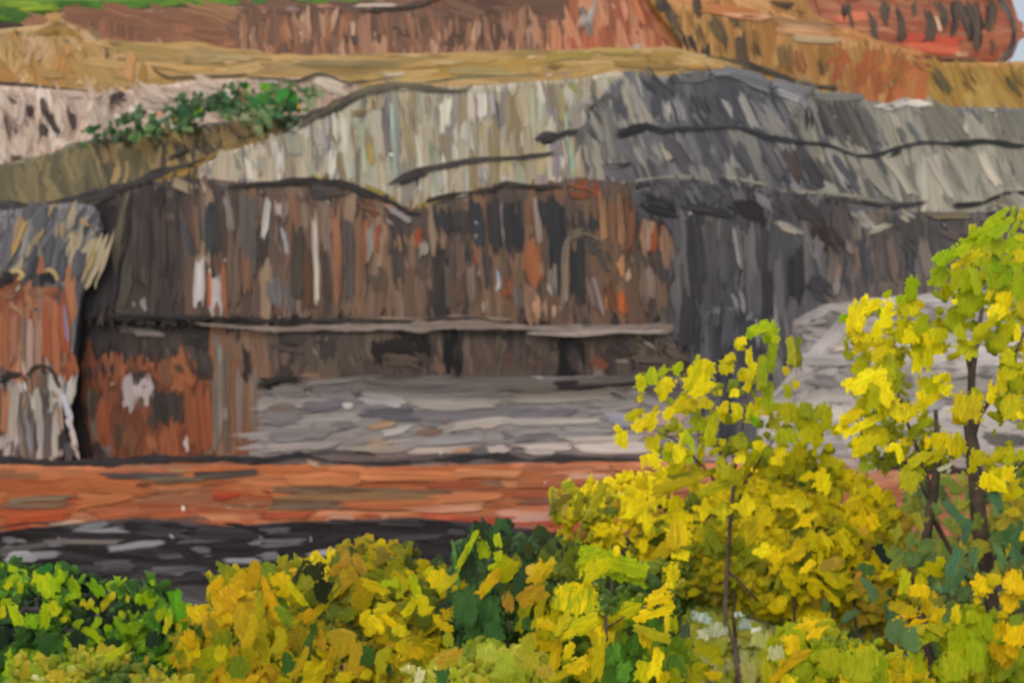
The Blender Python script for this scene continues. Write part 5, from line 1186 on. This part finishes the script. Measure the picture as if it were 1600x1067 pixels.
# --- pale green low bushes along the bottom edge
pb = bush('pale_bush', 'pale yellow-green bush at bottom centre under the pointed shrub', 'bush', 10.2,
     [(640, 1060), (700, 1030), (730, 1010), (760, 1003), (810, 1010), (860, 1040), (880, 1070), (900, 1130), (620, 1130)], '7c8428 8c9028 6c7c26 989430', 360, '98a02c a8a834 8c9828 a89c34 b0b040', 50, (22, 44), 'da', (-80, 80), (12, 24), 2, GB)
pb.D('700 1028 44 30 60 a8982c b89034; 640 1045 30 16 0 c0b868; 655 1058 12 26 20 d0cc98 s; 760 1020 40 30 0 98a434 a8ac44; 690 1055 30 30 0 3c6430; 638 1042 7 7 0 f0f0e8; 790 1040 40 40 0 94a030; 830 1035 30 30 0 a0982c; 850 1050 40 24 0 a08c30')
pm = bush('misty_bush', 'whitish-green bush around the foot of the slim trunk', 'bush', 12.95,
     [(1070, 970), (1090, 955), (1130, 950), (1190, 960), (1220, 990), (1240, 1040), (1250, 1130), (1080, 1130), (1070, 1020)], '949a38 a0a448 8c983a aaa85c 849038', 460, 'a8ac48 b4b468 9ca43c b8b880 aca840 949c34', 70, (22, 46), 'da', (-80, 80), (12, 24), 1, GB)
pm.D('1098 965 34 20 20 b8c4b4 98aca0; 1120 985 40 26 10 c0c4a0 a8b088; 1100 990 24 20 0 d0cca4; 1165 975 30 20 0 94a8a0 a8b8a4; 1182 985 16 12 0 d8dcd4; 1155 960 20 10 0 c0ccc4; 1190 1000 40 30 0 a8ac5c b0b46c; 1200 1035 44 40 0 a4a84c; 1170 1050 30 40 0 b0ac64; 1110 1020 50 30 30 a0a020 b0a41c; 1095 1050 40 30 0 98981c; 1115 1055 30 16 0 d0b41c; 1070 1000 16 16 0 c8a878')
pl = bush('lime_bush', 'lime-green bush between the two right-hand trunks at the bottom', 'bush', 11.4,
     [(1462, 1010), (1480, 975), (1510, 950), (1545, 960), (1570, 1000), (1590, 1040), (1850, 1040), (1850, 1130), (1455, 1130)], '7c8c1c 8c981c 6c801c 98a01f', 520, '94a41a a0a81c 88981c a8ac20 9c9c1c', 80, (26, 56), 'ds', (-40, 40), (12, 24), 2, GB)
pl.D('1500 1000 40 60 0 94a418 a0a81c; 1525 1020 44 70 10 98a41c 8c9c1c; 1490 1045 50 50 0 94a420 a8a828; 1540 980 34 44 0 88981c; 1495 960 18 30 0 c8b414; 1478 965 14 20 0 56703f; 1520 965 30 20 0 9ca41c')
pr = bush('yellow_green_bush', 'yellow-green bush at the bottom left of the right-hand trunks', 'bush', 11.2,
     [(1200, 1040), (1220, 990), (1260, 968), (1310, 985), (1340, 1010), (1380, 1015), (1430, 1030), (1450, 1060), (1450, 1130), (1200, 1130)], '848c20 949420 749022 a09c24 6c7c22'.replace('749022', '748422'), 520, '9ca020 a8a41f 8c981f b0a424 c0a81c', 90, (22, 48), 'dat', (-60, 60), (12, 24), 2, GB)
pr.D('1237 1008 30 34 0 dcbc14 c8a81c; 1262 975 50 20 70 e0bc10 d0b018 t; 1275 988 40 20 60 dcb812 t; 1240 1030 60 16 60 a88814 c0a014 a; 1215 1055 40 16 50 d0a814; 1232 1062 30 20 0 f0cc0c; 1340 1040 70 60 0 98a024 a4a82c; 1370 1050 40 60 0 8c9c20; 1420 1050 18 40 0 c8b01c; 1436 1035 20 40 0 a0a81c; 1300 1030 50 40 0 a0a024; 1320 1060 20 20 0 d8b81c; 1400 985 44 44 10 566c44 5c7448; 1425 1000 30 40 0 5c7848; 1212 1020 26 30 0 b8b48c a8ac6c')

# --- yellow broad-leaved sapling, bottom centre
yt = Plant('yellow_sapling', 'sapling with very large glossy yellow leaves, bottom centre', 'tree', 950, 10.6)
yt.stem([(945, 960, 4), (950, 1010, 5), (955, 1067, 6)])
yt.stem([(945, 965, 3), (905, 940, 3), (890, 930, 2)], 'branch', to_ground=False)
yt.stem([(948, 980, 3), (1000, 950, 3), (1030, 945, 2)], 'branch', to_ground=False)
yt.mass(crown_pieces(520, [(830, 900), (880, 880), (960, 880), (1050, 880), (1070, 930), (1060, 1130), (830, 1130)], 10.9, .3, '5c7020 4c6424 6c7420 7c7c1f 3c5424 948a1c', (12, 26), 'dsa', (-70, 70)))
yt.leaves(crown_pieces(95, [(830, 960), (1080, 960), (1090, 1110), (830, 1110)], 10.6, .3, '8c941c a8a01c 6c841f b8a81a 4c7424 c4ac14', (22, 50), 'dsa', (-50, 50)), (0, .2))
yt.D('925 872 56 24 62 a8b018 98a81c; 975 885 80 32 -70 b4b818 94a81c d; 960 882 108 34 -74 a8b418 8ca41c s; 930 890 60 30 60 c0b814 d; 964 862 14 18 0 e0c810; 900 938 78 58 8 e4c80c 98a41c d; 915 925 50 40 20 f0d008 c8b810; 885 940 24 50 20 8ca01c c8b810 s; 902 978 64 22 62 d4bc12 b0b018 s; 880 975 14 44 40 b4a818 s; 985 952 44 26 70 d0bc14 a8a81c; 1026 934 52 24 60 ecc80c d8b410; 1045 945 20 34 -10 e8c40c; 1030 956 46 14 80 e8c80c s; 1000 965 22 18 0 e0c010; 1042 975 8 26 0 c8b414 s; 1050 900 26 40 0 b8ac18 d8c010; 1045 915 18 10 0 e0c80c; 843 952 12 60 14 b8a818 s; 852 975 34 12 -70 c8ac18 s; 840 895 16 40 30 b89c24 c8a828 s; 830 890 20 20 0 c8a840; 855 890 12 40 30 b8a020 s; 830 930 50 24 60 98781c a88820 s; 905 1040 50 26 70 dcbc10 c8ac14; 935 1025 16 70 5 c0ac14 a89c18 s; 868 1020 14 50 10 c0a418 s; 890 1015 12 30 20 c8b414 s; 1008 998 20 30 -10 d8bc10; 1025 1037 18 44 10 e0c810 s; 1005 1050 26 44 5 c0b818 a8a81c; 1035 1060 26 24 0 dcc010; 938 995 12 34 -15 d8b810 s; 960 1020 24 44 10 5c8c30 4c7c2c; 975 1050 24 40 10 5c9430 5c8430; 870 990 20 20 0 6c8024; 830 975 34 30 0 3c5c28; 825 1010 26 34 0 a09c2c; 1020 990 60 14 -70 a09820 s; 1070 985 16 30 0 3f4a34; 875 1055 50 14 60 b0a01c; 848 1050 6 6 0 f0ece0; 850 1018 6 6 0 e8e8d0')

# --- slim middle tree
mt = Plant('slim_tree', 'slim-trunked tree with small round yellow leaves in the middle', 'tree', 1150, 12.6)
mt.stem([(1180, 560, 3), (1165, 640, 4), (1150, 720, 5), (1142, 800, 6), (1136, 892, 7), (1133, 950, 8), (1134, 975, 7), (1146, 1000, 8), (1152, 1035, 9), (1156, 1067, 8)], Y=12.3, Ytop=13.2)
mt.stem([(1184, 938, 3), (1165, 918, 4), (1150, 902, 4), (1138, 892, 5)], 'branch', to_ground=False, Y=12.45)
mt.stem([(1000, 660, 2), (1060, 690, 3), (1110, 740, 4), (1140, 800, 5)], 'branch', to_ground=False, Y=12.9)
mt.stem([(1240, 640, 2), (1200, 700, 3), (1160, 760, 4), (1140, 810, 5)], 'branch', to_ground=False, Y=12.9)
mt.stem([(1060, 600, 2), (1100, 660, 3), (1142, 740, 4)], 'branch', to_ground=False, Y=12.9)
mt.mass(crown_pieces(120, [(1010, 690), (1060, 610), (1120, 640), (1130, 570), (1180, 560), (1215, 640), (1290, 640), (1300, 720), (1240, 740), (1100, 750)], 12.8, .35, '8c8c20 9c9820 7c8422 a8a01c 6c7824', (9, 20), 'dsa', (-70, 70)))
mt.leaves(crown_pieces(30, [(1200, 620), (1290, 630), (1310, 720), (1200, 740)], 12.6, .3, 'a8a41c 98981f b8b018 8c9420', (16, 34), 'dsa', (-60, 60)))
mt.leaves(crown_pieces(14, [(1060, 650), (1120, 650), (1190, 600), (1200, 720), (1080, 740), (1030, 730)], 12.6, .3, 'a8a41c 98981f b8b018 8c9420 c8b814', (14, 26), 'ds', (-60, 60)))
mt.D('972 686 28 30 5 f0d808 e0c80c; 966 670 14 16 0 d8c410; 1000 664 32 26 40 d4bc10; 1017 658 24 38 20 e4cc08 c8b414; 990 648 34 18 60 a8a420 c0b418; 1024 640 10 20 20 c0b018; 1002 598 22 34 10 c8bc14 a8b018; 1018 588 22 32 -10 98ac18 b0b414; 1034 582 30 14 50 a0a81c; 1058 576 20 22 30 98b010 b0b814; 1038 604 36 28 40 ecd40c e0c80c; 1036 618 18 20 0 e8d00c; 1000 622 12 16 0 dcc40c; 1092 590 56 62 25 e0cc0c b8b414; 1090 605 12 34 -55 7ca818 94b018 s; 1083 590 10 26 -60 84ac1c s; 1094 610 44 20 60 dccc10; 1105 575 24 30 20 e0cc0c; 1060 634 44 22 60 ccb814 b8a818; 1045 646 26 16 50 dcc80c; 1080 632 24 22 0 c0ac18; 1100 630 28 22 0 b8a81c; 1135 574 28 28 0 c8b810 b0a818; 1140 560 24 14 60 c0b018; 1155 538 20 22 0 dccc08 c8bc10; 1170 558 10 28 0 c4b410 s; 1122 614 18 12 0 d4c00c; 1148 614 18 16 0 ecd408; 1160 590 16 14 0 c8b814; 1172 584 20 20 0 c4b414; 1168 604 14 20 20 d0bc10; 1152 641 18 36 0 b8b418 c8bc18; 1150 652 16 16 0 c8c014; 1175 646 26 32 20 a8ac18 d0c014; 1178 656 24 10 -50 78a41c s; 1186 626 14 14 0 d8c810; 1196 645 12 12 0 e8cc0c; 1020 694 24 32 0 b8ac18 c8b814; 1022 718 26 30 0 f0d80a e0c80c; 1005 722 10 22 0 d8c40c; 1060 709 24 34 0 f4dc0c e0cc10; 1045 698 18 20 0 c0b418; 1070 684 22 24 0 d4c414 a8b018; 1080 694 12 30 -15 98a81c; 1042 712 18 24 0 98a81c; 1078 720 12 14 0 98b41c; 1155 716 20 22 0 e4cc0c; 1185 696 20 18 0 dcc80c; 1182 704 12 10 0 e8d00c; 1158 690 24 28 0 8c9428 a09c24; 1178 735 10 10 0 e0c00c; 1112 670 14 50 10 98a41c a8a81c s; 1130 730 14 34 -25 a0a020 s; 1090 660 26 34 0 98a01f; 1200 620 16 44 0 94a01c s', 'd')
mt.D('1188 512 44 22 70 98ac14 a8b818; 1172 520 16 24 20 8cac14; 1205 515 26 30 -10 a4b414 8ca418; 1160 533 16 18 0 e0cc08; 1198 530 20 18 0 94a81c; 1212 530 20 14 40 a8b418; 1242 552 24 54 -6 6c7828 8c8c24; 1236 550 12 48 -4 98982a s; 1248 565 14 24 0 4c5c38; 1190 580 14 50 0 94982a 8c9c1f s; 1206 560 14 44 8 84941f s; 1178 575 14 20 0 c8bc10; 1228 580 12 16 0 c0ac18; 1232 645 40 36 0 a8a01f b0ac20; 1260 640 24 30 0 8c9024; 1255 655 40 30 30 a0a020; 1230 610 16 30 0 94981f; 1245 600 14 16 0 c8b018; 1290 650 16 40 0 98981f s; 1230 680 44 30 0 98a020; 1262 680 30 30 0 a8a420; 1212 660 24 30 0 98942a; 1215 720 20 18 0 d8c410; 1225 708 16 14 0 e0c80c')

# --- right tree A
ra = Plant('broad_leaf_tree', 'forked-trunk tree with big bright yellow leaf clumps, second from right', 'tree', 1450, 12.0)
ra.stem([(1462, 640, 7), (1466, 720, 10), (1458, 770, 15), (1452, 810, 17), (1446, 850, 15), (1440, 900, 12), (1440, 975, 11), (1450, 1010, 14), (1458, 1040, 14), (1460, 1067, 14)])
ra.stem([(1522, 918, 4), (1505, 895, 7), (1488, 865, 8), (1472, 835, 8), (1456, 805, 9)], 'branch', to_ground=False)
ra.stem([(1390, 560, 3), (1410, 640, 5), (1440, 720, 7), (1458, 780, 9)], 'branch', to_ground=False)
ra.stem([(1340, 650, 2), (1390, 690, 4), (1430, 740, 5), (1456, 790, 8)], 'branch', to_ground=False)
ra.stem([(1410, 860, 3), (1425, 900, 5), (1438, 960, 6)], 'branch', to_ground=False)
ra.stem([(1478, 1025, 6), (1464, 1032, 5), (1456, 1040, 5)], 'branch', to_ground=False)
ra.mass(crown_pieces(260, [(1330, 490), (1400, 470), (1480, 500), (1480, 560), (1420, 560), (1420, 640), (1480, 680), (1500, 720), (1400, 740), (1330, 690), (1360, 640), (1320, 600)], 12.2, .35, '8c9020 a09a1c b0a81a 7c8422 98941e', (9, 20), 'dsa', (-70, 70)))
ra.D('1340 494 28 60 5 e8d008 d0c010; 1362 478 44 20 60 f0d80a e0cc0c; 1385 495 30 54 12 f0d808 e4cc0a; 1350 470 20 16 40 e8d40c; 1330 500 14 40 10 e8cc08 s; 1370 520 24 40 10 ecd40a; 1386 460 10 20 30 a8ac14 s; 1318 497 18 14 60 7c9c1c; 1345 525 30 24 0 e0c80c; 1376 540 36 30 0 dcc80c c0b418; 1350 540 44 26 60 c8b814 e0c80c; 1424 452 24 50 10 a0ac18 8ca41c; 1420 478 34 44 -20 a8b018 d0c010; 1405 468 14 20 30 98b014; 1432 480 16 24 0 e4c00c; 1412 515 30 44 10 d8c80e b8b418; 1424 525 30 30 -10 e8d40c; 1440 510 24 40 0 a8ac1c 98a41c; 1465 525 34 24 0 dccc0c b8b814; 1450 530 20 24 0 e0c80c; 1345 568 48 22 50 b4ac1c 9ca020; 1372 552 36 22 50 c8b818; 1386 566 22 44 10 f0d40a; 1350 598 64 32 60 ecd00c f0d80a; 1326 600 20 24 30 f0d008; 1370 590 40 28 40 ecd00a; 1382 612 28 56 -12 f0d40a e4cc0c; 1385 640 34 30 0 f0d40c; 1400 640 50 34 20 dcc810 c8b818; 1420 645 34 30 0 c8b41c b0a820; 1330 650 44 24 55 c4b018 dcc40e; 1318 662 16 34 20 ecd00c s; 1348 664 70 12 62 f0d40a s; 1345 640 24 40 20 a8a420; 1365 622 20 40 0 a8a820 s; 1372 680 46 38 30 ccbc14 b0ac1c; 1340 700 24 40 10 ecd00c c8b818; 1355 695 40 30 40 c0b41c; 1392 700 24 12 60 ecd00c; 1404 706 10 30 -20 f0d40a s; 1392 575 14 40 -8 a8ac24 s; 1400 585 12 50 -15 8c982a s; 1440 540 40 36 0 c0b81c a8a81c; 1432 560 14 44 0 d0c410 s; 1450 560 20 44 10 c4bc18; 1465 545 20 26 0 e8d810; 1455 602 48 38 10 a8b020 c8bc14; 1478 608 26 22 20 f0d80c; 1468 590 26 12 60 e8d00c; 1440 618 20 20 0 dcc80e; 1452 624 40 12 70 d8c40e s; 1446 632 30 10 55 ecd00a s; 1480 590 14 18 0 d8c810; 1430 675 34 20 60 8c9824 a09c20; 1445 660 36 14 60 98a020; 1470 690 44 34 20 b8ac1c d0bc14; 1492 696 36 44 -8 e0c80f b8ac1c; 1415 690 26 14 0 dcc40c; 1450 692 14 24 0 e8c80c; 1437 716 54 20 60 a8a424 b8ac20; 1460 712 40 20 60 a8a020; 1420 752 44 36 30 9c9c24 a8a020; 1435 740 24 30 0 98a020; 1425 735 20 24 0 a0a024; 1474 730 30 9 65 ece4c0 e0d0a0; 1480 735 14 10 0 f0e8d0; 1350 726 14 30 10 8c9828 s; 1362 730 10 18 10 94a828')
ra.D('1457 888 40 28 20 a8a81c b8a818; 1470 878 20 20 0 b0a81c; 1437 922 36 28 0 e0bc10 d0b018; 1415 908 14 36 10 a8ac1c s; 1440 905 28 30 0 b8b01c; 1412 952 52 26 20 b09c1c a89420; 1410 965 44 14 80 d0a414 t; 1432 972 40 16 70 d0a814 t; 1447 945 18 36 0 c8ac18; 1465 960 26 30 10 d0b418 c0a81c; 1460 970 14 14 0 e0bc10; 1404 925 8 12 0 c8a818; 1460 930 10 14 0 b09820; 1390 925 10 14 0 2c3c2c')

# --- right tree B
rb = Plant('tall_yellow_tree', 'tallest yellow-green tree with a thick dark trunk at right edge', 'tree', 1550, 11.6)
rb.stem([(1535, 480, 6), (1520, 580, 10), (1514, 660, 16), (1520, 700, 20), (1524, 760, 22), (1532, 820, 26), (1538, 860, 26), (1546, 920, 22), (1552, 960, 22), (1562, 1010, 24), (1570, 1040, 26), (1574, 1067, 27)])
rb.stem([(1480, 430, 3), (1500, 500, 5), (1516, 580, 8), (1516, 650, 11)], 'branch', to_ground=False)
rb.stem([(1600, 520, 4), (1570, 590, 6), (1530, 650, 9), (1518, 690, 11)], 'branch', to_ground=False)
rb.stem([(1640, 690, 4), (1590, 730, 6), (1530, 780, 9)], 'branch', to_ground=False)
rb.mass(crown_pieces(640, [(1480, 400), (1530, 350), (1570, 330), (1700, 320), (1840, 420), (1840, 760), (1560, 780), (1540, 700), (1560, 560), (1500, 560), (1460, 460)], 11.9, .4, '8c9a1c a0a41c 7c8c1e b0a81a 6c7c22 98981e', (9, 22), 'dsa', (-70, 70)))
rb.leaves(crown_pieces(70, [(1540, 500), (1600, 460), (1850, 400), (1850, 760), (1570, 780), (1580, 600)], 11.6, .3, 'a8a81c b8b018 98a01c c8b818 e0c80c', (24, 50), 'ds', (-60, 60)))
rb.leaves(crown_pieces(26, [(1500, 400), (1600, 350), (1600, 470), (1500, 500)], 11.6, .3, '98a41c a4ac18 8c9c1c', (20, 44), 'ds', (20, 90)))
rb.D('1562 336 36 14 60 9cac10 8ca414; 1578 345 20 12 60 98a814; 1540 358 64 22 68 98a814 a4b014; 1560 362 40 24 60 8ca418; 1520 375 64 22 60 9cac14; 1482 400 54 24 60 94ac10 84a014; 1470 405 30 20 40 8ca818; 1505 392 40 20 60 a4b014; 1512 405 50 12 62 c8bc0c s; 1496 412 26 12 50 d8c40c; 1535 378 34 24 40 94a418; 1557 384 34 30 20 98a41a a4ac18; 1585 388 44 32 30 a8b014 94a818; 1595 372 20 14 0 b8b414; 1592 400 24 24 0 c0b410; 1470 432 34 42 40 8ca018 98a81a; 1455 440 14 24 40 98a414; 1502 437 44 44 0 a4a818 98a01c; 1480 455 24 30 0 c0b814; 1492 472 10 12 0 ecd008; 1512 468 38 56 8 94a01c a0a81c; 1495 500 36 50 0 90a01c a0a41c; 1524 440 14 40 -10 98a420 s; 1545 430 12 40 -15 8c9c20 s; 1555 410 14 40 0 7c9c20; 1567 474 32 46 20 f0d00c e0c40c; 1556 490 24 30 40 ecd00a; 1545 460 8 24 20 d0bc10 s; 1592 442 24 66 0 8ca414 98a418; 1575 430 24 34 -10 84a01c; 1596 480 18 40 0 a89c20; 1540 510 50 22 50 b8b018; 1575 515 44 26 40 c0b814 a8a81c; 1530 525 44 24 40 b0ac1c; 1590 520 12 30 10 d8c80c; 1560 535 40 24 0 a8a81c; 1510 545 44 30 30 a8a820 b8b41c; 1500 520 20 30 0 a8ac1c; 1512 636 56 56 15 b0a01c c0ac18; 1500 655 30 24 0 b8a41a; 1525 620 24 34 0 98a01c; 1565 596 22 54 8 d8c410 c8b818; 1550 612 12 30 12 e0cc0c s; 1548 625 14 16 0 d8c410; 1582 636 40 46 10 c8b814 b0ac1c; 1580 580 30 34 0 b8b018; 1590 600 24 30 0 a8a81c; 1575 560 30 26 0 b8b418; 1594 650 14 12 0 ecd00c; 1595 665 12 16 0 94942a; 1530 715 34 26 20 a8a020 b0a41c; 1560 710 44 18 60 a09c24 b0a420; 1578 715 18 30 20 a8a81c; 1520 730 20 24 0 b0a81c; 1545 752 36 34 0 f0d00a e0c00c; 1562 756 40 26 -40 f0d00a t; 1575 740 26 32 0 dcc414; 1558 738 26 20 0 b0ac1c; 1590 770 22 24 0 b8b018; 1580 765 14 40 20 c8b41c s; 1595 710 14 20 0 a8a820')
rb.D('1537 912 38 32 30 f0c80c e4b810; 1532 925 26 16 20 f0cc0c; 1555 905 26 26 0 c8b01c b0a020; 1527 936 8 18 0 dcb814 s; 1505 912 10 8 0 c8a820; 1585 910 38 40 0 ecc40e e0b410; 1578 940 34 36 0 e8bc0f d8ac14; 1598 928 16 24 0 f0c80c; 1560 985 34 34 0 c8a81c b89c20; 1585 992 38 46 10 ecc010 e0b414; 1565 1022 34 36 0 d0a818 c49c1c; 1580 1015 24 30 0 e8bc12; 1550 1010 12 30 0 c8a01c; 1575 1035 26 16 60 d0a418; 1568 960 20 14 0 b8a020; 1598 838 12 20 0 e8c40c; 1575 860 6 24 10 a09028 s; 1502 848 8 14 0 a08c34; 1570 815 34 20 40 94882c; 1582 800 26 16 0 b09c28')
rb.leaves(crown_pieces(60, [(1400, 770), (1600, 770), (1600, 900), (1420, 960), (1390, 860)], 11.3, .1, '8c8c30 7c8434 989030 6c7c38 a0902c 5c7440', (16, 36), 'sat', (-70, 70)))
rb.leaves(crown_pieces(40, [(1420, 980), (1600, 940), (1600, 1060), (1420, 1060)], 11.1, .1, '94a024 a0a424 8c9828 a8a028', (16, 36), 'sad', (-70, 70)))
rb.D('1503 812 14 50 -30 4c6e4c 5c7844 a; 1510 830 12 40 20 486848 s; 1490 800 12 44 -40 4c6c4c s; 1520 870 14 40 10 4c6c44 5c7c48 a; 1580 850 16 54 -20 4a6c48 547848 s; 1590 830 14 44 30 486844 a; 1490 880 14 44 20 4c7050 s; 1480 920 34 14 0 4c6c4c 5c7c54; 1555 780 16 44 -20 486848 547444 s; 1590 970 30 20 0 7c8c28; 1565 870 12 40 -20 5c7c48 s; 1500 900 12 30 30 507050 s')
print('objects', len(bpy.data.objects))
